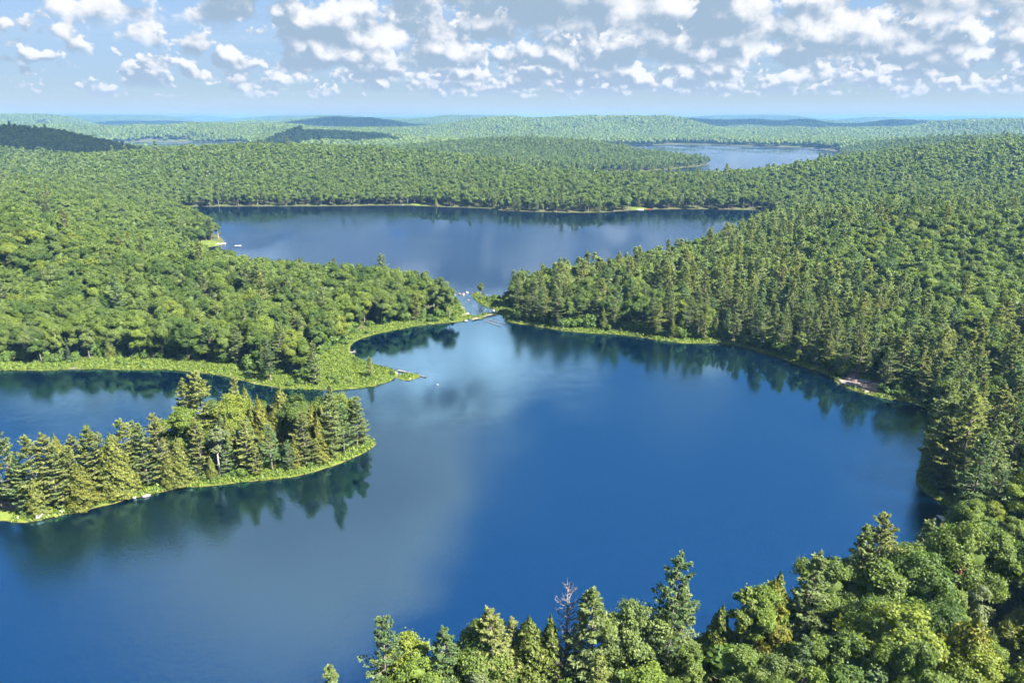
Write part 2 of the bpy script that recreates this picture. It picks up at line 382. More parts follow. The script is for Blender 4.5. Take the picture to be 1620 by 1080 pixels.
def foliage(name, dark, mid, light, transl=0.30, rnd=0.22, spec=0.25):
    """leaves: colour from the clump's own tint, the tree's own tone and a little chance"""
    m, N, out = material(name)
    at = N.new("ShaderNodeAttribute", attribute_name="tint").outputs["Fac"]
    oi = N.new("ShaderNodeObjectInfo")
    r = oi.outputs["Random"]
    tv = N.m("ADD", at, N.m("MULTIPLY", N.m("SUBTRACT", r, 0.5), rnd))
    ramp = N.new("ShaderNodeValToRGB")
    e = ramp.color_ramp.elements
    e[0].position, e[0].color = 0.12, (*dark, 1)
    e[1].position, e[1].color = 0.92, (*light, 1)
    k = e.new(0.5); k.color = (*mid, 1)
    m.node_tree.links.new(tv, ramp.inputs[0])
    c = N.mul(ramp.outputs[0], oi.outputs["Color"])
    p = N.new("ShaderNodeBsdfPrincipled")
    N.put(p.inputs["Base Color"], c)
    p.inputs["Roughness"].default_value = 0.55
    p.inputs["Specular IOR Level"].default_value = spec
    tr = N.new("ShaderNodeBsdfTranslucent")
    N.put(tr.inputs[0], N.mul(c, (1.25, 1.35, 0.55, 1)))
    mx = N.new("ShaderNodeMixShader")
    mx.inputs[0].default_value = transl
    m.node_tree.links.new(p.outputs[0], mx.inputs[1])
    m.node_tree.links.new(tr.outputs[0], mx.inputs[2])
    m.node_tree.links.new(mx.outputs[0], out.inputs[0])
    return m


def bark(name, a, b, scale=3.0, stretch=0.25, bands=False):
    m, N, out = material(name)
    co = N.new("ShaderNodeTexCoord").outputs["Object"]
    v = N.vm("MULTIPLY", co, (1, 1, stretch if not bands else 4.0))
    n = N.noise(v, scale, 4.0, 0.65)
    c = N.mix(N.smooth(n, 0.38, 0.62), (*a, 1), (*b, 1))
    p = N.new("ShaderNodeBsdfPrincipled")
    N.put(p.inputs["Base Color"], c)
    p.inputs["Roughness"].default_value = 0.85
    p.inputs["Specular IOR Level"].default_value = 0.2
    bp = N.new("ShaderNodeBump"); bp.inputs["Strength"].default_value = 0.6; bp.inputs["Distance"].default_value = 0.05
    m.node_tree.links.new(n, bp.inputs["Height"]); m.node_tree.links.new(bp.outputs[0], p.inputs["Normal"])
    m.node_tree.links.new(p.outputs[0], out.inputs[0])
    return m


def plain(name, col, rough=0.6, var=0.15, scale=2.0, spec=0.3):
    m, N, out = material(name)
    co = N.new("ShaderNodeTexCoord").outputs["Object"]
    n = N.noise(co, scale, 5.0, 0.6)
    c = N.mix(n, (*[x * (1 - var) for x in col], 1), (*[min(1, x * (1 + var)) for x in col], 1))
    p = N.new("ShaderNodeBsdfPrincipled")
    N.put(p.inputs["Base Color"], c)
    p.inputs["Roughness"].default_value = rough
    p.inputs["Specular IOR Level"].default_value = spec
    m.node_tree.links.new(p.outputs[0], out.inputs[0])
    return m


def ground_material():
    m, N, out = material("ground")
    pos = N.new("ShaderNodeNewGeometry").outputs["Position"]
    sd = N.new("ShaderNodeAttribute", attribute_name="shore").outputs["Fac"]
    open_ = N.new("ShaderNodeAttribute", attribute_name="meadow").outputs["Fac"]
    rocky = N.new("ShaderNodeAttribute", attribute_name="bare").outputs["Fac"]
    n1 = N.noise(pos, 0.35, 5.0, 0.6)
    n2 = N.noise(pos, 1.7, 4.0, 0.6)
    floor = N.mix(N.smooth(n1, 0.35, 0.65), (0.065, 0.054, 0.030, 1), (0.055, 0.080, 0.024, 1))
    sedge = N.mix(N.smooth(n1, 0.3, 0.7), (0.055, 0.095, 0.016, 1), (0.13, 0.16, 0.028, 1))
    sedge = N.mix(N.m("MULTIPLY", N.smooth(n2, 0.5, 0.75), 0.5), sedge, (0.10, 0.10, 0.03, 1))
    c = N.mix(open_, floor, sedge)
    rock = N.mix(N.smooth(n2, 0.35, 0.65), (0.12, 0.09, 0.07, 1), (0.26, 0.20, 0.165, 1))
    c = N.mix(rocky, c, rock)
    mud = N.mix(n2, (0.10, 0.055, 0.022, 1), (0.17, 0.095, 0.040, 1))
    depth_shade = (0.0035, 0.0040, 0.0040, 1)
    bed = N.mix(N.smooth(sd, -1.5, -9.0), mud, depth_shade)  # bed painted near black offshore, standing in for light the deep water absorbs
    c = N.mix(N.smooth(N.m("ADD", sd, N.m("MULTIPLY", n2, 0.5)), -0.55, 0.0), bed, c)
    p = N.new("ShaderNodeBsdfPrincipled")
    N.put(p.inputs["Base Color"], c)
    p.inputs["Roughness"].default_value = 0.9
    p.inputs["Specular IOR Level"].default_value = 0.1
    bp = N.new("ShaderNodeBump"); bp.inputs["Strength"].default_value = 0.5; bp.inputs["Distance"].default_value = 0.3
    m.node_tree.links.new(n2, bp.inputs["Height"]); m.node_tree.links.new(bp.outputs[0], p.inputs["Normal"])
    m.node_tree.links.new(p.outputs[0], out.inputs[0])
    return m


def water_material(name, rough, ripple, ruffle, body=(0.001, 0.012, 0.032), tint=(0.42, 0.75, 1.0), ior=4.6, foam=False):
    """clear brown water: a mirror by Fresnel over what shows through it; rough where the wind ruffles it"""
    m, N, out = material(name)
    pos = N.new("ShaderNodeNewGeometry").outputs["Position"]
    wind = N.smooth(N.noise(N.vm("MULTIPLY", pos, (1.0, 0.55, 1.0)), 0.011, 3.0, 0.55), 0.42, 0.60)
    small = N.noise(N.vm("MULTIPLY", pos, (1.0, 0.7, 1.0)), 1.1, 5.0, 0.72)
    wide = N.noise(pos, 0.16, 2.0, 0.5)
    hgt = N.m("ADD", N.m("MULTIPLY", small, N.fmix(wind, ripple * 0.12, ripple)), N.m("MULTIPLY", wide, N.fmix(wind, ripple * 0.2, ripple)))
    bp = N.new("ShaderNodeBump"); bp.inputs["Strength"].default_value = 1.0; bp.inputs["Distance"].default_value = 1.0
    m.node_tree.links.new(hgt, bp.inputs["Height"])
    gl = N.new("ShaderNodeBsdfGlossy")
    N.put(gl.inputs["Roughness"], N.fmix(wind, rough, ruffle))
    m.node_tree.links.new(bp.outputs[0], gl.inputs["Normal"])
    gl.inputs["Color"].default_value = (*tint, 1)
    tr = N.new("ShaderNodeBsdfTransparent")
    tr.inputs[0].default_value = (0.95, 0.80, 0.62, 1)
    df = N.new("ShaderNodeBsdfDiffuse")
    df.inputs[0].default_value = (*body, 1)
    under = N.new("ShaderNodeMixShader")
    under.inputs[0].default_value = 0.35
    m.node_tree.links.new(tr.outputs[0], under.inputs[1])
    m.node_tree.links.new(df.outputs[0], under.inputs[2])
    fr = N.new("ShaderNodeFresnel"); fr.inputs["IOR"].default_value = ior
    m.node_tree.links.new(bp.outputs[0], fr.inputs["Normal"])
    mx = N.new("ShaderNodeMixShader")
    m.node_tree.links.new(fr.outputs[0], mx.inputs[0])
    m.node_tree.links.new(under.outputs[0], mx.inputs[1])
    m.node_tree.links.new(gl.outputs[0], mx.inputs[2])
    last = mx.outputs[0]
    if foam:
        fo = N.new("ShaderNodeBsdfDiffuse"); fo.inputs[0].default_value = (0.7, 0.72, 0.75, 1)
        f = N.smooth(N.noise(N.vm("MULTIPLY", pos, (1.0, 0.35, 1.0)), 0.9, 5.0, 0.7), 0.58, 0.72, 0.0, 0.4)
        m2 = N.new("ShaderNodeMixShader")
        N.put(m2.inputs[0], f)
        m.node_tree.links.new(last, m2.inputs[1]); m.node_tree.links.new(fo.outputs[0], m2.inputs[2])
        last = m2.outputs[0]
    m.node_tree.links.new(last, out.inputs[0])
    return m


M = {}
M["ground"] = ground_material()
M["lake"] = water_material("lake_water", 0.025, 0.055, 0.07)
M["upper"] = water_material("upper_lake_water", 0.05, 0.03, 0.14, tint=(0.56, 0.76, 1.0))
M["far"] = water_material("far_lake_water", 0.10, 0.03, 0.2, tint=(0.85, 0.94, 1.0))
M["stream"] = water_material("stream_water", 0.12, 0.05, 0.2, body=(0.03, 0.035, 0.04), foam=True)
M["broad"] = foliage("broadleaf_leaves", (0.056, 0.092, 0.019), (0.110, 0.160, 0.032), (0.178, 0.226, 0.048), 0.42)
M["birch"] = foliage("birch_leaves", (0.070, 0.098, 0.028), (0.115, 0.152, 0.044), (0.175, 0.21, 0.062), 0.36)
M["pine"] = foliage("pine_needles", (0.090, 0.124, 0.044), (0.155, 0.200, 0.068), (0.215, 0.258, 0.094), 0.40)
M["cedar"] = foliage("cedar_sprays", (0.070, 0.094, 0.020), (0.135, 0.158, 0.032), (0.205, 0.215, 0.048), 0.32)
M["spruce"] = foliage("spruce_needles", (0.030, 0.052, 0.026), (0.060, 0.090, 0.042), (0.095, 0.125, 0.058), 0.2)
M["red"] = foliage("dead_red_needles", (0.09, 0.030, 0.012), (0.20, 0.065, 0.022), (0.30, 0.12, 0.045), 0.2)
M["sedge"] = foliage("sedge_blades", (0.050, 0.095, 0.014), (0.115, 0.170, 0.026), (0.215, 0.25, 0.042), 0.35)
M["shrub"] = foliage("shrub_leaves", (0.035, 0.070, 0.014), (0.075, 0.130, 0.024), (0.14, 0.19, 0.036), 0.32)
M["bark"] = bark("grey_bark", (0.10, 0.085, 0.07), (0.22, 0.19, 0.165))
M["white_bark"] = bark("birch_bark", (0.45, 0.43, 0.39), (0.16, 0.145, 0.13), 2.5, bands=True)
M["dead"] = bark("weathered_wood", (0.11, 0.096, 0.088), (0.20, 0.178, 0.165), 4.0)
M["log"] = bark("bleached_log", (0.13, 0.11, 0.09), (0.27, 0.235, 0.20), 3.0)
M["wet_log"] = bark("wet_log", (0.10, 0.075, 0.055), (0.26, 0.20, 0.16), 3.0)
M["granite"] = plain("granite", (0.20, 0.18, 0.165), 0.85, 0.45, 2.2)
M["pale_granite"] = plain("pale_granite", (0.31, 0.29, 0.265), 0.85, 0.4, 2.0)
M["pink_granite"] = plain("pink_granite", (0.24, 0.175, 0.14), 0.85, 0.5, 1.5)
M["white_paint"] = plain("white_paint", (0.62, 0.62, 0.62), 0.4, 0.05)
M["plank"] = plain("grey_plank", (0.62, 0.58, 0.52), 0.8, 0.25, 6.0)
M["red_paint"] = plain("red_paint", (0.50, 0.07, 0.03), 0.35, 0.05)
M["dark"] = plain("dark_trim", (0.05, 0.05, 0.055), 0.4, 0.1)

# ---------------------------------------------------------------- the ground: one sheet on rings about the camera
MEADOWS = [(*PT["tip"], 15), (-48, 214, 17), (-62, 220, 9), (-8, 296, 9), (-14, 303, 8), (-2, 285, 6), (-205, 452, 10), (-95, 210, 6), (118, 636, 9), (-90, 664, 8), (-28, 288, 6), (-31, 312, 7), (-17, 322, 9), (-10, 312, 8), (-27, 322, 8), (-33, 322, 6), (-29, 301, 5)]


def fringe_width(x, y):
    """width of the treeless sedge strip along the water"""
    w = 0.6 + 2.0 * fbm(x / 18, y / 18, 41, 2)
    w = w + 3.6 * np.exp(-((y - 212) / 28) ** 2) * sstep(-x, 30, 60)
    w = w + 4.0 * np.exp(-((x + 40) / 30) ** 2 - ((y - 255) / 25) ** 2)
    w = w + 1.6 * np.exp(-((x - 45) / 30) ** 2 - ((y - 250) / 12) ** 2)
    w = w + 2.0 * np.exp(-((x + 70) / 50) ** 2 - ((y - 142) / 14) ** 2)
    w = w * (0.25 + 1.5 * fbm(x / 11, y / 11, 47, 2)) * (1 - 0.35 * sstep(x, 0, 40))
    return w * (1 - 0.8 * sstep(y, 400, 560))


def meadow_mask(x, y, sd):
    m = (1 - sstep(sd, fringe_width(x, y), fringe_width(x, y) + 2.5)) * (1 - sstep(y, 380, 520))
    for mx, my, mr in MEADOWS:
        m = np.maximum(m, 1 - sstep(np.hypot(x - mx, y - my), mr * 0.85, mr * 1.1))
    return m


def bare_mask(x, y):
    b = np.zeros(np.shape(x))
    for k, r in (("ledge1", 3.4), ("ledge2", 3.0), ("ledge3", 2.4)):
        b = np.maximum(b, 1 - sstep(np.hypot(x - PT[k][0], (y - PT[k][1]) * 0.9), r * 0.7, r * 1.25))
    ax, ay = PT["path_a"]; bx, by = PT["path_b"]
    t = np.clip(((x - ax) * (bx - ax) + (y - ay) * (by - ay)) / ((bx - ax) ** 2 + (by - ay) ** 2), 0, 1)
    b = np.maximum(b, 1 - sstep(np.hypot(x - ax - t * (bx - ax), y - ay - t * (by - ay)), 0.5, 1.1))
    b = np.maximum(b, 0.8 * (1 - sstep(np.hypot((x - PT["red_a"][0]) / 1.6, y - PT["red_a"][1]), 1.5, 3.0)))
    return b


def build_ground():
    rings = [15.0]
    while rings[-1] < 14500:
        r = rings[-1]
        step = 0.05 if r < 60 else 0.0075 if r < 330 else 0.011 if r < 760 else 0.017 if r < 3000 else 0.03
        rings.append(r * (1 + step))
    rings = np.array(rings)
    ang = np.radians(np.concatenate([np.arange(-180, -50, 4.0), np.arange(-50, 50, 0.33), np.arange(50, 180.1, 4.0)]))
    a, r = np.meshgrid(ang, rings)
    x = (np.sin(a) * r).ravel(); y = (np.cos(a) * r).ravel()
    sd = shore_dist(x, y)
    z = ground_z(x, y, sd)
    nr, na = len(rings), len(ang)
    i = np.arange(nr * na).reshape(nr, na)
    f = np.stack([i[:-1, :-1], i[:-1, 1:], i[1:, 1:], i[1:, :-1]], -1).reshape(-1, 4)
    me = new_mesh("ground", np.stack([x, y, z], 1), f[:, ::-1], [M["ground"]],
                  dict(shore=sd, meadow=meadow_mask(x, y, sd), bare=bare_mask(x, y)), smooth=True)
    tag(link("ground", me), kind="structure")


build_ground()


def sheet(name, x0, x1, y0, y1, mat):
    me = new_mesh(name, np.array([(x0, y0, 0), (x1, y0, 0), (x1, y1, 0), (x0, y1, 0)], float), np.array([[0, 1, 2, 3]]), [mat])
    tag(link(name, me), kind="structure")


sheet("lake_water", -900, 900, -400, 279.0, M["lake"])
sheet("stream_water", -900, 900, 279.0, 317.0, M["stream"])
sheet("upper_lake_water", -900, 900, 317.0, 800.0, M["upper"])
sheet("far_lake_water", -3000, 3000, 800.0, 3200.0, M["far"])

# ---------------------------------------------------------------- plants: meshes of each kind, built once and shared
def unit(v):
    return v / (np.linalg.norm(v, axis=-1, keepdims=True) + 1e-9)


def tube(path, radii, sides=6):
    path = np.asarray(path, float); n = len(path)
    tan = unit(np.gradient(path, axis=0))
    ref = np.array([0.0, 0.0, 1.0]) if abs(tan[0][2]) < 0.8 else np.array([1.0, 0.0, 0.0])
    b = unit(np.cross(tan, ref)); c = np.cross(tan, b)
    th = np.linspace(0, 2 * math.pi, sides, endpoint=False)
    v = path[:, None, :] + (b[:, None, :] * np.cos(th)[None, :, None] + c[:, None, :] * np.sin(th)[None, :, None]) * np.asarray(radii)[:, None, None]
    v = v.reshape(-1, 3)
    i = np.arange(n * sides).reshape(n, sides)
    j = np.roll(i, -1, axis=1)
    f = np.stack([i[:-1], j[:-1], j[1:], i[1:]], -1).reshape(-1, 4)
    return v, f


class Geo:
    """collects quads with a tint"""
    def __init__(self):
        self.v, self.f, self.t, self.n = [], [], [], 0
    def add(self, v, f, tint=0.5):
        v = np.asarray(v, float)
        self.v.append(v); self.f.append(np.asarray(f) + self.n)
        self.t.append(np.broadcast_to(np.asarray(tint, float), (len(v),)))
        self.n += len(v)
    def leaves(self, c, nrm, length, width, tint, g, axis=None, fold=0.0):
        """diamond leaves centred at c, facing nrm"""
        m = len(c)
        nrm = unit(nrm)
        if axis is None:
            axis = g.normal(size=(m, 3))
        a = unit(axis - nrm * np.sum(axis * nrm, 1, keepdims=True))
        b = np.cross(nrm, a)
        L = (np.asarray(length) * 0.5 * np.ones(m))[:, None]; W = (np.asarray(width) * 0.5 * np.ones(m))[:, None]
        v = np.stack([c - a * L, c + b * W + nrm * fold * W, c + a * L, c - b * W + nrm * fold * W], 1).reshape(-1, 3)
        f = np.arange(4 * m).reshape(m, 4)
        self.add(v, f, np.repeat(np.broadcast_to(tint, (m,)), 4))
    def mesh(self, name, mat, extra=None):
        v = np.concatenate(self.v); f = np.concatenate(self.f); t = np.concatenate(self.t)
        if extra is not None:                     # join a trunk for scattered copies
            ev, ef, emat = extra
            fm = np.concatenate([np.zeros(len(f)), np.ones(len(ef))])
            f = np.concatenate([f, ef + len(v)]); t = np.concatenate([t, np.full(len(ev), 0.5)]); v = np.concatenate([v, ev])
            return new_mesh(name, v, f, [mat, emat], dict(tint=t), fmat=fm)
        return new_mesh(name, v, f, [mat], dict(tint=t))


def fib(n, g, jit=0.25):
    i = np.arange(n) + 0.5
    z = 1 - 2 * i / n
    th = i * 2.399963 + g.uniform(0, 6.28)
    r = np.sqrt(np.maximum(0, 1 - z * z))
    return unit(np.stack([r * np.cos(th), r * np.sin(th), z], 1) + g.normal(size=(n, 3)) * jit)


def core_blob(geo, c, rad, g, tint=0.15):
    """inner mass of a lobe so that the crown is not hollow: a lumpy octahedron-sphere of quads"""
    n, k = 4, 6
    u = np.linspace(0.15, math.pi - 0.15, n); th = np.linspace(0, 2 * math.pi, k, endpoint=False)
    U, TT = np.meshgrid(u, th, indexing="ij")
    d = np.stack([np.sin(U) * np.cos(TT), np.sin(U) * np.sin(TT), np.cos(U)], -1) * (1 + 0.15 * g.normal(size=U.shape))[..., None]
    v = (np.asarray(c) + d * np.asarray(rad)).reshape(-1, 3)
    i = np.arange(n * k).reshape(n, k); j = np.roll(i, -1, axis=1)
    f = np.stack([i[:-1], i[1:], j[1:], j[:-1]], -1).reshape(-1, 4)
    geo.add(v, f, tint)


def join(parts):
    vs, fs, n = [], [], 0
    for v, f in parts:
        vs.append(v); fs.append(f + n); n += len(v)
    return np.concatenate(vs), np.concatenate(fs)


def make_broad(seed, H=15.0, Rc=5.0, base=0.26, n_leaf=20000, leaf=0.28, boughs=9, per=8, airy=0.0, tall=1.0):
    """round crown of several boughs, each a bunch of leafy lobes with gaps between"""
    g = np.random.default_rng(seed)
    geo = Geo()
    cz = H * (base + 1) / 2; hz = H * (1 - base) / 2
    lean = g.normal(size=2) * 0.35
    ctr, rad, tin, bct = [], [], [], []
    az0 = g.uniform(0, 6.28)
    for b in range(boughs):
        if b == 0:
            bc = np.array([lean[0], lean[1], cz + hz * 0.55]); br = Rc * 0.45
        else:
            az = az0 + b * 2.4 + g.normal() * 0.3
            k = g.uniform(0.30, 0.80) * Rc
            bc = np.array([math.cos(az) * k + lean[0], math.sin(az) * k + lean[1], cz + hz * (g.uniform(-0.65, 0.45) - 0.25 * (k / Rc - 0.5)) * tall])
            br = Rc * g.uniform(0.24, 0.46)
        bt = g.normal() * 0.07
        bct.append(bc)
        d = fib(per + 3, g, 0.25)
        for dd in d:
            if dd[2] < -0.45:
                continue
            ctr.append(bc + dd * br * np.array([1, 1, 0.8 * tall]) * g.uniform(0.62, 1.05)); rad.append(Rc * g.uniform(0.115, 0.225)); tin.append(0.5 + bt + g.normal() * 0.07)
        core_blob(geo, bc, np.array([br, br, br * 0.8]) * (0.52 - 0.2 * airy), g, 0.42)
    ctr = np.array(ctr); rad = np.array(rad)
    tot = (rad ** 2).sum()
    mid = np.array([lean[0], lean[1], cz - hz * 0.3])
    for c, r, lt in zip(ctr, rad, tin):
        m = max(4, int(n_leaf * r * r / tot))
        dd = unit(g.normal(size=(m, 3)) + np.array([0, 0, 0.3]))
        p = c + dd * (r * (0.42 + 0.80 * g.random(m) ** 0.7 + 0.75 * (g.random(m) < 0.14) * g.random(m)))[:, None] * np.array([1.1, 1.1, 0.85])
        out = unit(p - mid)
        nr = dd * 0.5 + out * 0.5 + np.array([0, 0, 0.25]) + g.normal(size=(m, 3)) * 0.5
        s = leaf * g.uniform(0.6, 1.3, m)
        geo.leaves(p, nr, s * 1.3, s * 0.95, lt + g.normal(size=m) * 0.11, g, fold=0.25)
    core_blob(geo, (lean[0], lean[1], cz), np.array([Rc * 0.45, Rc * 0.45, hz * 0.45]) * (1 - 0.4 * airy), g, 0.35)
    tr = []
    k = 7; t = np.linspace(0, 1, k)
    path = np.stack([lean[0] * t + 0.15 * np.sin(t * 5 + seed), lean[1] * t + 0.15 * np.cos(t * 4 + seed) - 0.15, -0.6 + t * (H * 0.86 + 0.6)], 1)
    rt = 0.017 * H
    tr.append(tube(path, rt * (1.25 - 1.1 * t) + 0.02, 7))
    for b in bct:
        s0 = g.uniform(0.35, 0.65)
        a = np.array([np.interp(s0, t, path[:, q]) for q in range(3)])
        tr.append(tube([a, (a + b) / 2 + np.array([0, 0, 0.5]), b], [rt * 0.45, rt * 0.3, rt * 0.12], 5))
    return geo, join(tr)


def make_pine(seed, H=20.0, Rc=4.2, n_tuft=15, tl=0.62, quads=3, step=0.85, bare=0.22, droop=0.0, ragged=0.3):
    """white pine: whorls of level plumes that turn up at their tips"""
    g = np.random.default_rng(seed)
    geo = Geo()
    t = np.linspace(0, 1, 9)
    bend = g.normal(size=2) * 0.35
    path = np.stack([bend[0] * t ** 2 + 0.1 * np.sin(t * 6 + seed), bend[1] * t ** 2, -0.6 + t * (H * 0.985 + 0.6)], 1)
    rt = 0.0135 * H
    tr = [tube(path, rt * (1.3 - 1.22 * t) + 0.015, 7)]
    z = H * bare
    az0 = g.uniform(0, 6.28)
    while z < H * 0.99:
        f = (z / H - bare) / (1 - bare)
        prof = (min(1.0, 0.50 + 1.5 * f)) * (1 - f) ** 0.72 + 0.05
        nb = 5 if f < 0.85 else 4
        az0 += g.uniform(0.4, 1.0)
        for b in range(nb):
            if g.random() < ragged * 0.45:
                continue
            L = Rc * prof * g.uniform(1 - ragged * 1.4, 1 + ragged * 0.5) * 1.12
            if L < 0.25:
                L = 0.25
            az = az0 + b * 2 * math.pi / nb + g.normal() * 0.22
            el = -0.12 + 0.75 * f ** 1.5 + g.normal() * 0.10 - droop * (1 - f)
            zz = z + g.normal() * 0.25
            o = np.array([np.interp((zz + 0.6) / (H * 0.985 + 0.6), t, path[:, q]) for q in (0, 1)])
            hd = np.array([math.cos(az), math.sin(az), 0])
            sd_ = np.array([-math.sin(az), math.cos(az), 0])
            s = np.linspace(0, 1, 4)
            curve = np.stack([o[0] + hd[0] * L * s * math.cos(el), o[1] + hd[1] * L * s * math.cos(el), zz + L * (math.sin(el) * s + 0.22 * s ** 2.2)], 1)
            tr.append(tube(curve, np.array([0.05, 0.04, 0.03, 0.012]) * (0.5 + L / Rc), 4))
            m = max(4, int(n_tuft * (0.35 + 0.65 * L / Rc)))
            q = g.uniform(0.28, 1.0, m) ** 0.75
            wid = 0.33 * L * np.sin(np.clip((q - 0.15) / 0.85, 0, 1) * math.pi * 0.85 + 0.25)
            lat = g.uniform(-1, 1, m) * wid
            p = np.stack([np.interp(q, s, curve[:, 0]), np.interp(q, s, curve[:, 1]), np.interp(q, s, curve[:, 2])], 1) + sd_ * lat[:, None]
            p[:, 2] += g.uniform(-0.05, 0.16, m) + 0.10 * np.abs(lat)
            p = np.repeat(p, quads, axis=0) + g.normal(size=(m * quads, 3)) * 0.13 * tl
            latr = np.repeat(lat, quads)
            ax = hd * 1.0 + sd_ * (np.sign(latr) * 0.7)[:, None] + g.normal(size=(m * quads, 3)) * 0.45 + np.array([0, 0, 0.55])
            nr = np.array([0, 0, 1.0]) - hd * 0.15 + g.normal(size=(m * quads, 3)) * 0.55
            bt = 0.5 + g.normal() * 0.10
            size = tl * g.uniform(0.75, 1.25, m * quads)
            geo.leaves(p, nr, size * 1.5, size * 0.52, bt + g.normal(size=m * quads) * 0.10 + 0.10 * (np.repeat(q, quads) - 0.5), g, axis=ax, fold=0.2)
        z += step * g.uniform(0.75, 1.3) * (1.0 if f < 0.8 else 0.7)
    return geo, join(tr)


def make_cedar(seed, H=12.0, Rc=2.6, n=4200, s=0.42, power=0.75, base=0.04):
    """dense cone of upright fan sprays"""
    g = np.random.default_rng(seed)
    geo = Geo()
    u = g.random(n) ** 0.72
    u = 1 - u if False else u
    zf = base + (1 - base) * (1 - np.sqrt(g.random(n))) ** 0.9
    th = g.uniform(0, 2 * math.pi, n)
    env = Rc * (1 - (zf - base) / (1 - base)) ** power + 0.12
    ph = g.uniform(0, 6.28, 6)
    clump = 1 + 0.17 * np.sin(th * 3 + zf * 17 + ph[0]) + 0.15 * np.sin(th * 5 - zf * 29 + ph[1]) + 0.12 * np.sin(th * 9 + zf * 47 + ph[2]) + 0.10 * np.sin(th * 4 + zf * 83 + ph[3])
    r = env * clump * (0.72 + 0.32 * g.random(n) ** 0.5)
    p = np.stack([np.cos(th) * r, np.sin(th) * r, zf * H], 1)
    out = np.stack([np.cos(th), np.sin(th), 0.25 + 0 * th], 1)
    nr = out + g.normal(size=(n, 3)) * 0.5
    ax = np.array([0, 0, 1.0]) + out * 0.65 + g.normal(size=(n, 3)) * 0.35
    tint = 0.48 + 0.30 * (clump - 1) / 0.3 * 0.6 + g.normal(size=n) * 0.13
    sz = s * g.uniform(0.7, 1.3, n)
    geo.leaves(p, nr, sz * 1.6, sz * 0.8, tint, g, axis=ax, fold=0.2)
    # inner mass
    k = 9; zz = np.linspace(base, 0.97, k)
    for z0 in zz:
        rr = Rc * (1 - (z0 - base) / (1 - base)) ** power * 0.68 + 0.05
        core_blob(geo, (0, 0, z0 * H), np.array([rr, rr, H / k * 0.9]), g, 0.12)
    t = np.linspace(0, 1, 5)
    tr = [tube(np.stack([0.05 * np.sin(t * 5), 0 * t, -0.5 + t * (H * 0.96 + 0.5)], 1), 0.014 * H * (1.15 - 1.1 * t) + 0.01, 6)]
    return geo, join(tr)


def make_spruce(seed, H=13.0, Rc=2.0, n_tuft=9, tl=0.42, dens=1.0):
    g = np.random.default_rng(seed)
    geo = Geo()
    t = np.linspace(0, 1, 5)
    tr = [tube(np.stack([0 * t, 0 * t, -0.5 + t * (H + 0.4)], 1), 0.011 * H * (1.15 - 1.1 * t) + 0.01, 6)]
    z = H * 0.10
    while z < H * 0.985:
        f = z / H
        for b in range(6):
            if g.random() > dens:
                continue
            L = (Rc * (1 - f) ** 0.9 + 0.12) * g.uniform(0.75, 1.15)
            az = g.uniform(0, 6.28)
            hd = np.array([math.cos(az), math.sin(az), 0]); sd_ = np.array([-hd[1], hd[0], 0])
            m = max(3, int(n_tuft * (0.3 + 0.7 * L / Rc)))
            q = g.uniform(0.12, 1, m)
            lat = g.uniform(-1, 1, m) * 0.22 * L
            p = hd * (q * L)[:, None] + sd_ * lat[:, None] + np.array([0, 0, z]) + np.stack([0 * q, 0 * q, -0.32 * L * q + 0.10 * L * q ** 3], 1)
            nr = np.array([0, 0, 1.0]) + hd * 0.35 + g.normal(size=(m, 3)) * 0.4
            sz = tl * g.uniform(0.7, 1.3, m)
            geo.leaves(p, nr, sz * 1.7, sz * 0.75, 0.5 + g.normal(size=m) * 0.14, g, axis=hd + g.normal(size=(m, 3)) * 0.35, fold=0.2)
        z += H * 0.03 * g.uniform(0.8, 1.2)
    return geo, join(tr)


def make_snag(seed=5, H=19.0):
    """dead pine: pale trunk and bare upswept boughs with twigs"""
    g = np.random.default_rng(seed)
    t = np.linspace(0, 1, 10)
    trunk = [tube(np.stack([0.10 * np.sin(t * 4), 0.05 * np.cos(t * 5), -0.6 + t * (H + 0.6)], 1), 0.26 * (1.12 - 1.09 * t) + 0.012, 8)]
    boughs = []
    z = H * 0.16
    while z < H * 0.97:
        f = z / H
        for b in range(4 if f < 0.9 else 3):
            L = (3.0 * (1 - f) ** 0.62 + 0.25) * g.uniform(0.55, 1.2)
            az = g.uniform(0, 6.28)
            hd = np.array([math.cos(az), math.sin(az)])
            s = np.linspace(0, 1, 6)
            up = (0.10 + 0.75 * f) * L
            c = np.stack([hd[0] * L * s, hd[1] * L * s, z - 0.10 * L * np.sin(s * 3) * (1 - f) + up * s ** 1.6], 1)
            parts = [tube(c, 0.045 * (1.1 - s) * (0.6 + 0.4 * (1 - f)) + 0.012, 5)]
            for k in range(int(10 + 16 * L / 3)):
                q = g.uniform(0.3, 1.0)
                a = np.array([np.interp(q, s, c[:, i]) for i in range(3)])
                dr = unit(np.array([hd[0], hd[1], 0.6]) + g.normal(size=3) * 0.55) * L * g.uniform(0.12, 0.30)
                parts.append(tube([a, a + dr * 0.55 + np.array([0, 0, 0.03]), a + dr + np.array([0, 0, 0.10])], [0.030, 0.022, 0.012], 3))
            boughs.append(join(parts))
        z += g.uniform(0.45, 0.75)
    return join(trunk), boughs


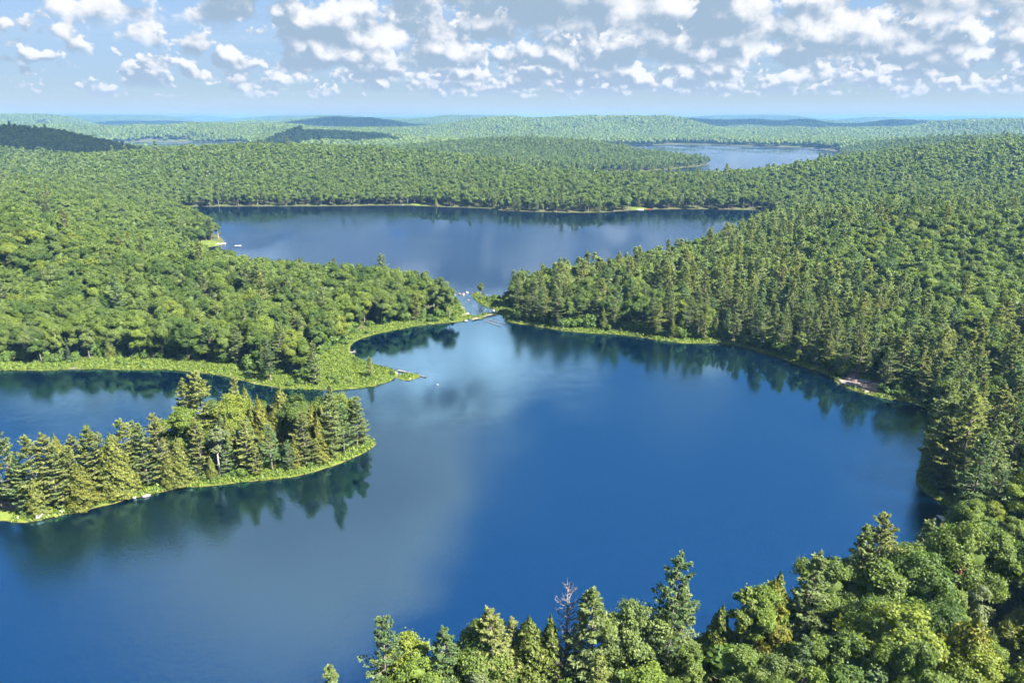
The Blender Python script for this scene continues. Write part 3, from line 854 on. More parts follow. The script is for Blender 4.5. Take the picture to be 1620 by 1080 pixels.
def make_shrub(seed, Rs=1.3, n=700, leaf=0.30):
    g = np.random.default_rng(seed)
    geo = Geo()
    for i in range(7):
        a = g.uniform(0, 6.28); rr = g.uniform(0, 0.75) * Rs
        c = np.array([math.cos(a) * rr, math.sin(a) * rr, Rs * g.uniform(0.3, 0.75)]); r = Rs * g.uniform(0.35, 0.55)
        m = n // 7
        dd = unit(g.normal(size=(m, 3)) + np.array([0, 0, 0.3]))
        geo.leaves(c + dd * (r * g.uniform(0.8, 1.15, m))[:, None], dd + g.normal(size=(m, 3)) * 0.5, leaf * 1.3, leaf, g.uniform(0.4, 0.62) + g.normal(size=m) * 0.1, g)
        core_blob(geo, c, np.array([r, r, r]) * 0.75, g, 0.35)
    stems = [tube([(0, 0, -0.2), (math.cos(a) * 0.2, math.sin(a) * 0.2, Rs * 0.35), (math.cos(a) * Rs * 0.5, math.sin(a) * Rs * 0.5, Rs * 0.8)], [0.05, 0.035, 0.015], 4) for a in g.uniform(0, 6.28, 5)]
    return geo, join(stems)


BARK = dict(broad="bark", birch="white_bark", pine="bark", cedar="bark", spruce="bark", red="dead", shrub="bark")


class Kind:
    """meshes of one kind at three levels; each is built for a nominal height and scaled"""
    def __init__(self, key, fn, near, mid, far, hnom):
        self.key, self.h = key, hnom
        self.crown, self.trunk, self.mid, self.far, self.near_joined = [], [], [], [], []
        for i, kw in enumerate(near):
            geo, tr = fn(**kw)
            self.crown.append(geo.mesh(key + "_crown", M[key]))
            self.trunk.append(new_mesh(key + "_trunk", tr[0], tr[1], [M[BARK[key]]], smooth=True))
            self.near_joined.append(geo.mesh(key + "_near", M[key], (*tr, M[BARK[key]])))
        for kw in mid:
            geo, tr = fn(**kw)
            self.mid.append(geo.mesh(key + "_mid", M[key], (*tr, M[BARK[key]])))
        for kw in far:
            geo, tr = fn(**kw)
            self.far.append(geo.mesh(key + "_far", M[key]))


KINDS = {}
KINDS["broad"] = Kind("broad", make_broad,
    [dict(seed=s, Rc=r, base=b, boughs=l) for s, r, b, l in ((1, 4.9, .24, 9), (2, 5.5, .30, 11), (3, 4.4, .20, 8), (4, 5.1, .18, 10), (5, 5.9, .32, 12), (6, 4.0, .20, 8))],
    [dict(seed=s, Rc=r, n_leaf=4600, leaf=.58, boughs=l, per=6) for s, r, l in ((11, 4.9, 8), (12, 5.5, 10), (13, 4.4, 7), (14, 5.2, 9))],
    [dict(seed=s, Rc=r, n_leaf=420, leaf=1.75, boughs=7, per=3) for s, r in ((21, 4.8), (22, 5.4), (23, 4.4))], 15.0)
KINDS["birch"] = Kind("birch", make_broad,
    [dict(seed=s, H=14, Rc=r, base=.26, n_leaf=7000, leaf=.30, boughs=9, per=7, airy=.7, tall=1.35) for s, r in ((31, 2.9), (32, 3.3), (33, 2.6))],
    [dict(seed=s, H=14, Rc=r, base=.26, n_leaf=1600, leaf=.65, boughs=8, per=5, airy=.5, tall=1.3) for s, r in ((34, 3.1), (35, 3.5))],
    [dict(seed=36, H=14, Rc=3.4, n_leaf=300, leaf=1.6, boughs=6, per=3)], 14.0)
KINDS["pine"] = Kind("pine", make_pine,
    [dict(seed=s, Rc=r, bare=b, ragged=q, droop=d, n_tuft=34, tl=.48) for s, r, b, q, d in ((41, 5.2, .08, .30, 0), (42, 4.6, .05, .25, .1), (43, 5.5, .14, .42, 0), (44, 4.8, .04, .22, .12), (45, 5.6, .24, .46, -.05), (46, 4.1, .07, .35, .05))],
    [dict(seed=s, Rc=r, n_tuft=9, quads=2, tl=1.0, step=1.05, bare=b) for s, r, b in ((51, 5.0, .08), (52, 4.4, .05), (53, 5.4, .16), (54, 4.7, .08))],
    [dict(seed=s, Rc=r, n_tuft=3, quads=2, tl=2.0, step=2.0, bare=.1) for s, r in ((55, 4.8), (56, 4.2))], 20.0)
KINDS["cedar"] = Kind("cedar", make_cedar,
    [dict(seed=s, Rc=r, power=p, n=9500, s=.27) for s, r, p in ((61, 2.9, .68), (62, 2.5, .78), (63, 3.4, .55), (64, 2.2, .85))],
    [dict(seed=s, Rc=r, n=1800, s=.62) for s, r in ((65, 2.9), (66, 2.5))],
    [dict(seed=67, Rc=2.7, n=300, s=1.5)], 12.0)
KINDS["spruce"] = Kind("spruce", make_spruce, [dict(seed=71, n_tuft=14, tl=.34), dict(seed=72, Rc=1.7, n_tuft=14, tl=.34)], [dict(seed=73, n_tuft=5, tl=.8)], [dict(seed=74, n_tuft=2, tl=1.5)], 13.0)
KINDS["red"] = Kind("red", make_spruce, [dict(seed=75, Rc=1.5, n_tuft=8, dens=.8, tl=.36), dict(seed=76, Rc=1.2, n_tuft=7, dens=.7, tl=.36)], [], [], 13.0)
KINDS["shrub"] = Kind("shrub", make_shrub, [dict(seed=81), dict(seed=82, Rs=1.0), dict(seed=83, Rs=1.6, n=900)], [], [], 1.3)

# tone of a tree: a plain word for the label and the tint of its leaves
TONES = {"broad": [("deep green", (0.72, 0.82, 0.85)), ("mid green", (1.0, 1.0, 1.0)), ("bright green", (1.18, 1.16, 0.95)), ("yellow green", (1.36, 1.20, 0.90)), ("grey green", (1.08, 1.02, 1.4))],
         "birch": [("pale green", (1.0, 1.0, 1.0)), ("bright green", (1.1, 1.12, 0.8)), ("grey green", (1.0, 0.95, 1.35))],
         "pine": [("olive green", (1.0, 1.0, 1.0)), ("dark green", (0.68, 0.80, 0.85)), ("yellowish", (1.28, 1.15, 0.95)), ("tawny", (1.16, 1.0, 0.9)), ("blue green", (0.84, 0.98, 1.08))],
         "cedar": [("golden green", (1.0, 1.0, 1.0)), ("olive", (0.80, 0.88, 0.9)), ("yellowish", (1.12, 1.02, 0.85))],
         "spruce": [("dark", (1.0, 1.0, 1.0))], "red": [("rust red", (1.0, 1.0, 1.0)), ("grey brown", (0.62, 0.95, 1.5))], "shrub": [("green", (1.0, 1.0, 1.0)), ("yellow green", (1.35, 1.15, 0.8))]}

# ---------------------------------------------------------------- where the trees stand
PITCH_C, PITCH_S = math.cos(CAM_PITCH), math.sin(CAM_PITCH)


def project(x, y, z):
    """picture position (1620 px wide) and depth, used only to rank which trees show largest and to word labels"""
    dz = z - CAM_H
    depth = y * PITCH_C - dz * PITCH_S
    up = y * PITCH_S + dz * PITCH_C
    return 810 + 1080 * x / depth, 540 - 1080 * up / depth, depth


def pine_share(x, y, sd):
    s = 0.10 + 0 * x
    s = s + 0.55 * np.exp(-((x - 60) / 75) ** 2 - ((y - 285) / 60) ** 2)
    s = s + 0.58 * np.exp(-((x - 125) / 55) ** 2 - ((y - 225) / 70) ** 2)
    s = s + 0.62 * np.exp(-((x - 190) / 120) ** 2 - ((y - 420) / 70) ** 2)
    s = s + 0.65 * np.exp(-((x - 125) / 35) ** 2 - ((y - 165) / 40) ** 2)
    s = s - 0.65 * np.exp(-((x - 230) / 70) ** 2 - ((y - 285) / 60) ** 2)
    s = s - 0.12 * sstep(-x, 30, 120)
    s = s + 0.25 * np.exp(-(sd / 22) ** 2) * sstep(y, 500, 640)
    s = s + 0.7 * (fbm(x / 45, y / 45, 77, 3) - 0.5) * (1 - 0.75 * sstep(y, 440, 560)) - 0.06 * sstep(y, 440, 560)
    return np.clip(s, 0.025, 0.92)


def scatter_points(x0, x1, y0, y1, step, seed):
    g = np.random.default_rng(seed)
    nx, ny = int((x1 - x0) / step), int((y1 - y0) / step)
    i, j = np.meshgrid(np.arange(nx), np.arange(ny))
    x = x0 + (i + 0.5 * (j % 2) + g.uniform(-0.38, 0.38, i.shape)) * step
    y = y0 + (j + g.uniform(-0.38, 0.38, i.shape)) * step
    return x.ravel(), y.ravel()


def in_view(x, y, half=0.80, extra=25):
    return (np.abs(x) < y * half + extra)


tree_x, tree_y, tree_k, tree_h, tree_hero = [], [], [], [], []
hero_xy = np.array([(h[1], h[2]) for h in HERO])
for k, x, y, h in HERO:
    tree_x.append(x); tree_y.append(y); tree_k.append(k); tree_h.append(h); tree_hero.append(True)

rs = np.random.default_rng(99)
for (y0, y1, step, seed) in ((40, 340, 5.1, 1), (340, 560, 6.0, 2), (560, 1000, 6.6, 3), (1000, 1750, 7.8, 4)):
    x, y = scatter_points(-y1 * 0.82 - 30, y1 * 0.82 + 30, y0, y1, step, seed)
    keep = in_view(x, y)
    x, y = x[keep], y[keep]
    sd = shore_dist(x, y)
    lim = np.minimum(fringe_width(x, y), np.where(y < 110, 1.5, 99)) * (0.9 if y0 < 500 else 0.35) + 0.6
    keep = sd > lim
    for mx, my, mr in MEADOWS:
        keep &= np.hypot(x - mx, y - my) > mr
    keep &= bare_mask(x, y) < 0.3
    keep &= ~((sd_poly(LANDS[0], x, y) < 6) & (x > -120))      # the spit is planted by hand
    x, y, sd = x[keep], y[keep], sd[keep]
    if y0 < 340:
        dd = np.min(np.hypot(x[:, None] - hero_xy[None, :, 0], y[:, None] - hero_xy[None, :, 1]), axis=1)
        keep = dd > 3.3
        x, y, sd = x[keep], y[keep], sd[keep]
    ps = pine_share(x, y, sd)
    u = rs.random(len(x)); u2 = rs.random(len(x))
    near_bank = np.exp(-(sd / 9) ** 2) * (y < 340)
    ced = 0.05 + 0.16 * near_bank + 0.13 * (y < 150)
    bir = 0.06 + 0.10 * sstep(-x, 0, 60) * (y < 340) + 0.16 * (y < 150)
    kind = np.where(u < ps, "pine", np.where(u2 < ced, "cedar", np.where(u2 < ced + bir, "birch", np.where(u2 < ced + bir + 0.025, "spruce", "broad"))))
    hh = dict(pine=(9.5, 23), cedar=(7, 12.5), birch=(10, 14.5), spruce=(8, 13), broad=(10.5, 16.5))
    lo = np.array([hh[k][0] for k in kind]); hi = np.array([hh[k][1] for k in kind])
    h = lo + (hi - lo) * rs.beta(2.2, 2.0, len(x)) * (0.55 + 0.45 * sstep(sd, 2, 30))
    h = np.where(y < 135, h * 0.88, h)
    h = np.where(np.hypot(x - 88, y - 112) < 13, np.minimum(h, 6.5 + 2 * u2), h)          # young growth by the cove
    tree_x += list(x); tree_y += list(y); tree_k += list(kind); tree_h += list(h); tree_hero += [False] * len(x)

# the spit's understorey between the tall trees
x, y = scatter_points(-150, -30, 112, 172, 4.0, 17)
sd = -sd_poly(LANDS[0], x, y)
dd = np.min(np.hypot(x[:, None] - hero_xy[None, :, 0], y[:, None] - hero_xy[None, :, 1]), axis=1)
keep = (sd > 3.2) & (dd > 2.3) & (bare_mask(x, y) < 0.3)
x, y = x[keep], y[keep]
u = rs.random(len(x))
kind = np.where(u < 0.42, "cedar", np.where(u < 0.80, "pine", np.where(u < 0.9, "birch", "broad")))
tree_x += list(x); tree_y += list(y); tree_k += list(kind); tree_h += list(rs.uniform(7.5, 13.5, len(x))); tree_hero += [False] * len(x)

tx, ty, th = np.array(tree_x), np.array(tree_y), np.array(tree_h)
tk = np.array(tree_k); thero = np.array(tree_hero)
tk[tk == "redspruce"] = "red"
small = tk == "smallpine"
tk[small] = "pine"
snag_i = int(np.where(tk == "snag")[0][0])
tsd = shore_dist(tx, ty)
tz = np.maximum(ground_z(tx, ty, tsd), 0.0)
trot = rs.uniform(0, 6.28, len(tx))
tvar = rs.integers(0, 1000, len(tx))
ttone = np.zeros(len(tx), int)
for k, tones in TONES.items():
    i = np.where(tk == k)[0]
    w = dict(broad=(.24, .34, .20, .13, .09), pine=(.46, .10, .28, .06, .10), birch=(.5, .25, .25), cedar=(.5, .3, .2), red=(.6, .4)).get(k, tuple([1.0 / len(tones)] * len(tones)))
    ttone[i] = rs.choice(len(tones), len(i), p=np.array(w) / sum(w))
twid = rs.uniform(0.76, 1.14, len(tx))
tlean = rs.normal(size=(len(tx), 2)) * 0.035

on_spit = sd_poly(LANDS[0], tx, ty) < 2
ttone[on_spit & (tk == "pine")] = rs.choice([0, 2, 2, 3, 4], int(np.sum(on_spit & (tk == "pine"))))
ttone[on_spit & (tk == "cedar")] = rs.choice([0, 0, 2], int(np.sum(on_spit & (tk == "cedar"))))

# how much of each tree the picture shows: near to far over a coarse mask
dist = np.sqrt(tx ** 2 + ty ** 2 + (CAM_H - tz) ** 2)
order = np.argsort(dist)[:9000]
SW, SH, SS = 810, 540, 0.5
mask = np.zeros((SH, SW), bool)
shown = np.zeros(len(tx))
crown_w = dict(broad=0.34, birch=0.22, pine=0.19, cedar=0.20, spruce=0.13, red=0.10, snag=0.12)
for i in order:
    w = crown_w[tk[i]] * th[i] * 0.85
    bx, by, d = project(tx[i], ty[i], tz[i] + th[i] * 0.2)
    ax_, ay, _ = project(tx[i], ty[i], tz[i] + th[i])
    if d < 10:
        continue
    rw = max(0.5, 1080 * w / d * SS)
    cy0, cy1 = ay * SS, by * SS
    xa, xb = int(max(0, bx * SS - rw)), int(min(SW, bx * SS + rw + 1))
    ya, yb = int(max(0, cy0)), int(min(SH, cy1 + 1))
    if xa >= xb or ya >= yb:
        continue
    yy, xx = np.mgrid[ya:yb, xa:xb]
    e = ((xx - bx * SS) / rw) ** 2 + ((yy - (cy0 + cy1) / 2) / max(0.5, (cy1 - cy0) / 2)) ** 2 < 1
    sub = mask[ya:yb, xa:xb]
    shown[i] = np.count_nonzero(e & ~sub)
    sub |= e

LIMIT = dict(broad=300, pine=300, cedar=200, birch=160, spruce=60, red=30)
single = np.zeros(len(tx), bool)
for k, n in LIMIT.items():
    i = np.where((tk == k) & (shown > 12))[0]
    i = i[np.argsort(-shown[i])][:n]
    single[i] = True
single[thero & (shown > 3)] = True
single[snag_i] = False

# ---------------------------------------------------------------- single trees: a thing each, with trunk and crown
NAMES = dict(broad="broadleaf_tree", birch="birch_tree", pine="pine_tree", cedar="cedar_tree", spruce="spruce_tree", red="dead_spruce_tree")
CATS = dict(broad="tree", birch="birch", pine="pine", cedar="cedar", spruce="spruce", red="dead tree")


def place_tree(i, label, group):
    k = tk[i]; K = KINDS[k]
    v = int(tvar[i]) % len(K.crown)
    s = th[i] / K.h
    e = link(NAMES[k], None, loc=(tx[i], ty[i], tz[i] - 0.05), rot=(tlean[i, 0], tlean[i, 1], trot[i]), scale=(s * twid[i], s * twid[i], s))
    e.empty_display_size = 0.5
    tag(e, label, CATS[k], group)
    link("trunk", K.trunk[v], e)
    c = link("crown", K.crown[v], e)
    c.color = (*TONES[k][ttone[i]][1], 1.0)
    return e


ORD = ["first", "second", "third", "fourth", "fifth", "sixth", "seventh", "eighth", "ninth", "tenth", "eleventh", "twelfth", "thirteenth", "fourteenth", "fifteenth", "sixteenth", "seventeenth", "eighteenth", "nineteenth", "twentieth"]
KINDWORD = dict(broad="leafy tree", birch="birch", pine="pine", cedar="cedar", spruce="spruce", red="dead spruce")


def zone_of(x, y, sd):
    """the landmark a tree stands by: phrase for the label, phrase for the group"""
    if sd_poly(LANDS[0], np.array([x]), np.array([y]))[0] < 3:
        return ("on the spit's tip", "on the wooded spit") if x > -62 else ("on the spit's middle", "on the wooded spit") if x > -88 else ("on the spit's broad end", "on the wooded spit")
    sx, sy = tx[snag_i], ty[snag_i]
    if y < 135 and x < 150 or (y < 118):
        if x < sx - 9:
            return "before the bare snag", "on the near shore"
        if x < sx + 12:
            return "around the bare snag", "on the near shore"
        if x < 42:
            return "past the bare snag", "on the near shore"
        if x < 66:
            return "midway to the cove", "on the near shore"
        if x < 90:
            return "just short of the cove", "on the near shore"
        return "below the cove", "on the near shore"
    if x > 60 and y < 185:
        return ("over the brown cove", "by the brown cove") if x < 125 else ("above the cove", "by the brown cove")
    if x > 88 and y < 235:
        return ("by the granite ledge", "on the ledge bank") if math.hypot(x - PT["ledge1"][0], y - PT["ledge1"][1]) < 22 else ("above the ledge", "on the ledge bank")
    if x > -14 and y < 420:
        if x < 25:
            return "beside the narrows' sedge", "on the bank past the narrows"
        if x < 62:
            return "between narrows and ledge", "on the bank past the narrows"
        if x < 110:
            return "nearer ledge than narrows", "on the bank past the narrows"
        return "behind the ledge", "on the hill behind the ledge"
    if y < 420:
        if x > -45:
            return "on the narrows' wooded side", "on the bank across the bay"
        if x > -75:
            return "behind the grassy point", "on the bank across the bay"
        if x > -105:
            return "behind the short pale log", "on the bank across the bay"
        if x > -140:
            return "inland of the bay's corner", "on the bank across the bay"
        return "behind the white fallen log", "on the bank across the bay"
    return ("beside the second lake", "round the second lake") if y < 640 else ("on the far shore", "beyond the second lake")


buckets = {}
for i in np.where(single)[0]:
    zp, zg = zone_of(float(tx[i]), float(ty[i]), float(tsd[i]))
    depth = "at the waterside" if tsd[i] < 6.5 else "just inland" if tsd[i] < 16 else "well inland" if tsd[i] < 34 else "deep inland" if tsd[i] < 50 else "far inland" if tsd[i] < 75 else "high inland" if tsd[i] < 105 else "up the hill"
    px_, py_, _ = project(tx[i], ty[i], tz[i] + th[i])
    buckets.setdefault((tk[i], int(ttone[i]), zp, zg, depth), []).append((float(px_), int(i)))
for (k, tone, zp, zg, depth), lst in buckets.items():
    lst.sort()
    grp = {"broad": "broadleaf trees", "birch": "birches", "pine": "pines", "cedar": "cedars", "spruce": "spruces", "red": "dead red spruces"}[k] + " " + zg
    word = TONES[k][tone][0] + " " + KINDWORD[k]
    for q, (_, i) in enumerate(lst):
        if len(lst) == 1:
            lab = "only %s %s %s" % (word, depth, zp)
        elif len(lst) <= len(ORD):
            lab = "%s from left of %ss %s %s" % (ORD[q], word, depth, zp)
        else:
            lab = "%s among many %s %s" % (word, depth, zp)
        place_tree(i, lab, grp)


# the rest of the forest: one mass per belt, scattered copies
def proto_collection(name, entries):
    col = bpy.data.collections.new(name)
    for n, (me, tone) in enumerate(entries):
        o = bpy.data.objects.new("%s_%03d" % (name, n), me)
        o.color = (*tone, 1.0)
        col.objects.link(o)
    return col


def scatter_group(col):
    ng = bpy.data.node_groups.new("scatter_" + col.name, "GeometryNodeTree")
    ng.interface.new_socket("Geometry", in_out="INPUT", socket_type="NodeSocketGeometry")
    ng.interface.new_socket("Geometry", in_out="OUTPUT", socket_type="NodeSocketGeometry")
    gi = ng.nodes.new("NodeGroupInput"); go = ng.nodes.new("NodeGroupOutput")
    iop = ng.nodes.new("GeometryNodeInstanceOnPoints")
    ci = ng.nodes.new("GeometryNodeCollectionInfo")
    ci.inputs["Collection"].default_value = col
    ci.inputs["Separate Children"].default_value = True
    ci.inputs["Reset Children"].default_value = True
    def attr(name, dt):
        n = ng.nodes.new("GeometryNodeInputNamedAttribute"); n.data_type = dt
        n.inputs["Name"].default_value = name
        return n.outputs["Attribute"]
    L = ng.links.new
    L(gi.outputs[0], iop.inputs["Points"])
    L(ci.outputs[0], iop.inputs["Instance"])
    iop.inputs["Pick Instance"].default_value = True
    L(attr("ix", "INT"), iop.inputs["Instance Index"])
    L(attr("rot", "FLOAT_VECTOR"), iop.inputs["Rotation"])
    L(attr("scl", "FLOAT_VECTOR"), iop.inputs["Scale"])
    L(iop.outputs[0], go.inputs[0])
    return ng


def scatter(name, pts, rot, scl, ix, entries, **tags):
    if len(pts) == 0:
        return
    col = proto_collection("protos_" + name, entries)
    me = bpy.data.meshes.new(name)
    me.vertices.add(len(pts))
    me.vertices.foreach_set("co", np.asarray(pts, np.float32).ravel())
    a = me.attributes.new("ix", "INT", "POINT"); a.data.foreach_set("value", np.asarray(ix, np.int32))
    a = me.attributes.new("rot", "FLOAT_VECTOR", "POINT"); a.data.foreach_set("vector", np.asarray(rot, np.float32).ravel())
    a = me.attributes.new("scl", "FLOAT_VECTOR", "POINT"); a.data.foreach_set("vector", np.asarray(scl, np.float32).ravel())
    o = link(name, me)
    md = o.modifiers.new("scatter", "NODES")
    md.node_group = scatter_group(col)
    tag(o, kind="stuff", **tags)
    return o


rest = ~single & (tk != "snag")
def forest_mass(name, sel, level, label):
    entries, start = [], {}
    for k in ("broad", "birch", "pine", "cedar", "spruce"):
        K = KINDS[k]
        meshes = {"near": K.near_joined, "mid": K.mid, "far": K.far}[level]
        start[k] = (len(entries), len(meshes), len(TONES[k]))
        for me in meshes:
            for _, c in TONES[k]:
                entries.append((me, c))
    i = np.where(sel)[0]
    i = i[np.isin(tk[i], list(start))]
    ix = np.array([start[tk[j]][0] + (int(tvar[j]) % start[tk[j]][1]) * start[tk[j]][2] + ttone[j] for j in i])
    s = np.array([th[j] / KINDS[tk[j]].h for j in i])
    rot = np.stack([tlean[i, 0], tlean[i, 1], trot[i]], 1)
    scl = np.stack([s * twid[i], s * twid[i], s], 1)
    scatter(name, np.stack([tx[i], ty[i], tz[i] - 0.05], 1), rot, scl, ix, entries, label=label, cat="forest")


forest_mass("forest", rest & (dist < 300), "near", "mixed trees filling the forest around the near lake")
forest_mass("forest", rest & (dist >= 300) & (dist < 800), "mid", "forest around the second lake and up its slopes")
forest_mass("forest", rest & (dist >= 800), "far", "forest on the hills beyond the second lake")


def canopy_patches():
    """far canopy: patches of many small crowns laid over the hills"""
    entries = []
    for s in range(5):
        g = np.random.default_rng(300 + s)
        geo = Geo()
        n = 95
        a = g.uniform(0, 6.28, n); r = 52 * np.sqrt(g.random(n))
        for q in range(n):
            R_ = g.uniform(4.0, 6.6)
            lt = 0.5 + g.normal() * 0.15
            c = (math.cos(a[q]) * r[q], math.sin(a[q]) * r[q], g.uniform(7.0, 12.5))
            core_blob(geo, c, np.array([R_, R_, R_ * 0.85]), g, lt)
            m = 16
            dd = unit(g.normal(size=(m, 3)) + np.array([0, 0, 0.5]))
            geo.leaves(np.array(c) + dd * R_ * 1.0, dd + g.normal(size=(m, 3)) * 0.4, 3.2, 2.6, lt + g.normal(size=m) * 0.12, g)
        me = geo.mesh("canopy_patch", M["broad"])
        for c in ((0.85, 0.9, 0.95), (1.0, 1.0, 1.0), (1.2, 1.12, 1.0)):
            entries.append((me, c))
    xs, ys = [], []
    for y0, y1, step in ((1750, 3200, 62), (3200, 6000, 70), (6000, 11500, 84)):
        x, y = scatter_points(-y1 * 0.80, y1 * 0.80, y0, y1, step, int(y0))
        k = in_view(x, y, 0.78, 60)
        xs.append(x[k]); ys.append(y[k])
    x = np.concatenate(xs); y = np.concatenate(ys)
    sd = shore_dist(x, y)
    k = sd > 34
    x, y, sd = x[k], y[k], sd[k]
    z = ground_z(x, y, sd)
    e = 25.0
    zx = (ground_z(x + e, y) - ground_z(x - e, y)) / (2 * e)
    zy = (ground_z(x, y + e) - ground_z(x, y - e)) / (2 * e)
    g = np.random.default_rng(5)
    # tilt each patch to the slope
    rots = []
    for a, b, w in zip(zx, zy, g.uniform(0, 6.28, len(x))):
        nrm = Vector((-a, -b, 1)).normalized()
        q = Vector((0, 0, 1)).rotation_difference(nrm).to_matrix() @ Matrix.Rotation(w, 3, "Z")
        rots.append(q.to_euler()[:])
    s = g.uniform(0.9, 1.1, len(x)) * (1 + 0.25 * sstep(y, 6000, 9000))
    scatter("forest", np.stack([x, y, z], 1), rots, np.stack([s, s, s], 1), g.integers(0, len(entries), len(x)), entries, label="hazy forest over the far ridges to the horizon", cat="forest")


canopy_patches()

# ---------------------------------------------------------------- the bare snag on the near shore
def build_snag():
    i = snag_i
    (tv, tf), boughs = make_snag(5, float(th[i]))
    e = link("dead_pine_tree", None, loc=(tx[i], ty[i], tz[i]), rot=(0, 0, 0.6))
    tag(e, "bare grey dead pine standing above the leafy trees on the near shore", "dead tree")
    link("trunk", new_mesh("snag_trunk", tv, tf, [M["dead"]], smooth=True), e)
    for v, f in boughs:
        link("branch", new_mesh("snag_branch", v, f, [M["dead"]], smooth=True), e)


build_snag()

# ---------------------------------------------------------------- sedge and undergrowth along the banks
def build_sedge():
    entries = []
    for s in range(4):
        g = np.random.default_rng(500 + s)
        geo = Geo()
        n = 26
        a = g.uniform(0, 6.28, n); r = 0.55 * np.sqrt(g.random(n))
        base = np.stack([np.cos(a) * r, np.sin(a) * r, np.zeros(n)], 1)
        hgt = g.uniform(0.35, 0.85, n)
        out = np.stack([np.cos(a), np.sin(a), 0 * a], 1) * g.uniform(0.1, 0.6, n)[:, None]
        axis = np.array([0, 0, 1.0]) + out
        c = base + unit(axis) * (hgt * 0.5)[:, None]
        geo.leaves(c, unit(np.stack([np.cos(a), np.sin(a), 0.5 + 0 * a], 1)) + g.normal(size=(n, 3)) * 0.3, hgt, g.uniform(0.10, 0.22, n), 0.5 + g.normal(size=n) * 0.15, g, axis=axis)
        me = geo.mesh("sedge_tuft", M["sedge"])
        for c in ((1, 1, 1), (0.7, 0.85, 0.9), (1.15, 0.98, 0.9), (0.85, 1.0, 0.8)):
            entries.append((me, c))
    x, y = scatter_points(-260, 260, 75, 335, 0.95, 61)
    k = in_view(x, y, 0.80, 5)
    x, y = x[k], y[k]
    sd = shore_dist(x, y)
    m = meadow_mask(x, y, sd)
    g = np.random.default_rng(8)
    k = (sd > -0.25) & (m > 0.35 + 0.4 * g.random(len(x))) & (bare_mask(x, y) < 0.5)
    x, y, sd = x[k], y[k], sd[k]
    z = np.maximum(ground_z(x, y, sd), -0.05)
    n = len(x)
    patch = fbm(x / 7, y / 7, 91, 3)
    s = g.uniform(0.6, 1.3, n) * (0.7 + 0.8 * patch)
    ix = g.integers(0, 4, n) * 4 + np.clip((patch * 5 - 0.6 + g.normal(size=n) * 0.5), 0, 3).astype(int)
    scatter("grass", np.stack([x, y, z], 1), np.stack([0 * x, 0 * x, g.uniform(0, 6.28, n)], 1), np.stack([s * 1.2, s * 1.2, s], 1), ix, entries,
            label="yellow green sedge fringing the banks and the grassy point", cat="grass")


def build_undergrowth():
    K = KINDS["shrub"]
    entries = [(me, c) for me in K.near_joined for c in ((1, 1, 1), (0.75, 0.88, 0.9), (1.3, 1.15, 0.85), (0.95, 1.0, 1.2))]
    g = np.random.default_rng(18)
    x, y = scatter_points(-300, 300, 60, 345, 2.3, 71)
    k = in_view(x, y, 0.80, 5)
    x, y = x[k], y[k]
    sd = shore_dist(x, y)
    fw = fringe_width(x, y)
    edge = np.exp(-(np.maximum(sd - fw - 4.0, 0) / 3.0) ** 2) * (sd > fw - 0.8)
    md = meadow_mask(x, y, sd)
    want = np.where(md > 0.5, 0.75 * sstep(fbm(x / 9, y / 9, 33, 3), 0.42, 0.72), 0.62 * edge + 0.16)
    want = np.where(sd > 22, 0.05, want)
    k = (sd > 0.9) & (g.random(len(x)) < want) & (bare_mask(x, y) < 0.35)
    x, y, sd = x[k], y[k], sd[k]
    z = ground_z(x, y, sd)
    n = len(x)
    s = g.uniform(0.5, 1.2, n) * (1 + 0.9 * (sd > fringe_width(x, y) + 1.0))
    s = s * np.where(np.hypot(x + 19, y - 300) < 24, 0.45, 1.0)
    scatter("undergrowth", np.stack([x, y, z - 0.05], 1), np.stack([0 * x, 0 * x, g.uniform(0, 6.28, n)], 1), np.stack([s, s, s * g.uniform(0.8, 1.3, n)], 1),
            g.integers(0, len(entries), n), entries, label="low green shrubs crowding the banks under the trees", cat="undergrowth")


build_sedge()
build_undergrowth()

# ---------------------------------------------------------------- rocks
def rock_mesh(seed, sx, sy, sz, mat, rough=0.22):
    g = np.random.default_rng(seed)
    n, k = 11, 18
    u = np.linspace(0, math.pi, n)[1:-1]; t = np.linspace(0, 2 * math.pi, k, endpoint=False)
    U, TT = np.meshgrid(u, t, indexing="ij")
    d = np.stack([np.sin(U) * np.cos(TT), np.sin(U) * np.sin(TT), np.cos(U)], -1).reshape(-1, 3)
    d = np.concatenate([d, [[0, 0, 1], [0, 0, -1]]])
    r = np.ones(len(d))
    for i in range(9):                              # planes that cut flat faces, then a little roughness
        nv = unit(g.normal(size=3)); c = g.uniform(0.62, 0.9)
        dn = d @ nv
        r = np.where(dn > 0.05, np.minimum(r, c / np.maximum(dn, 0.05)), r)
    r = r * (1 + rough * 0.35 * g.normal(size=len(d)) * 0.4)
    v = d * r[:, None] * np.array([sx, sy, sz])
    m = n - 2
    i = np.arange(m * k).reshape(m, k); j = np.roll(i, -1, axis=1)
    q = np.stack([i[:-1], i[1:], j[1:], j[:-1]], -1).reshape(-1, 4)
    top = np.stack([np.full(k, m * k), i[0], j[0]], -1); bot = np.stack([np.full(k, m * k + 1), j[-1], i[-1]], -1)
    return new_mesh("rock", v, [q, top, bot], [mat])


def rock(name, key, size, label, mat="granite", group=None, seed=0, sink=0.3, dxy=(0, 0)):
    x, y = PT[key][0] + dxy[0], PT[key][1] + dxy[1]
    z = float(max(ground_z(np.array([x]), np.array([y]))[0], -0.05))
    o = link(name, rock_mesh(seed, *size, M[mat]), loc=(x, y, z + size[2] * (1 - 2 * sink)), rot=(0, 0, seed * 1.7))
    tag(o, label, "rock", group)


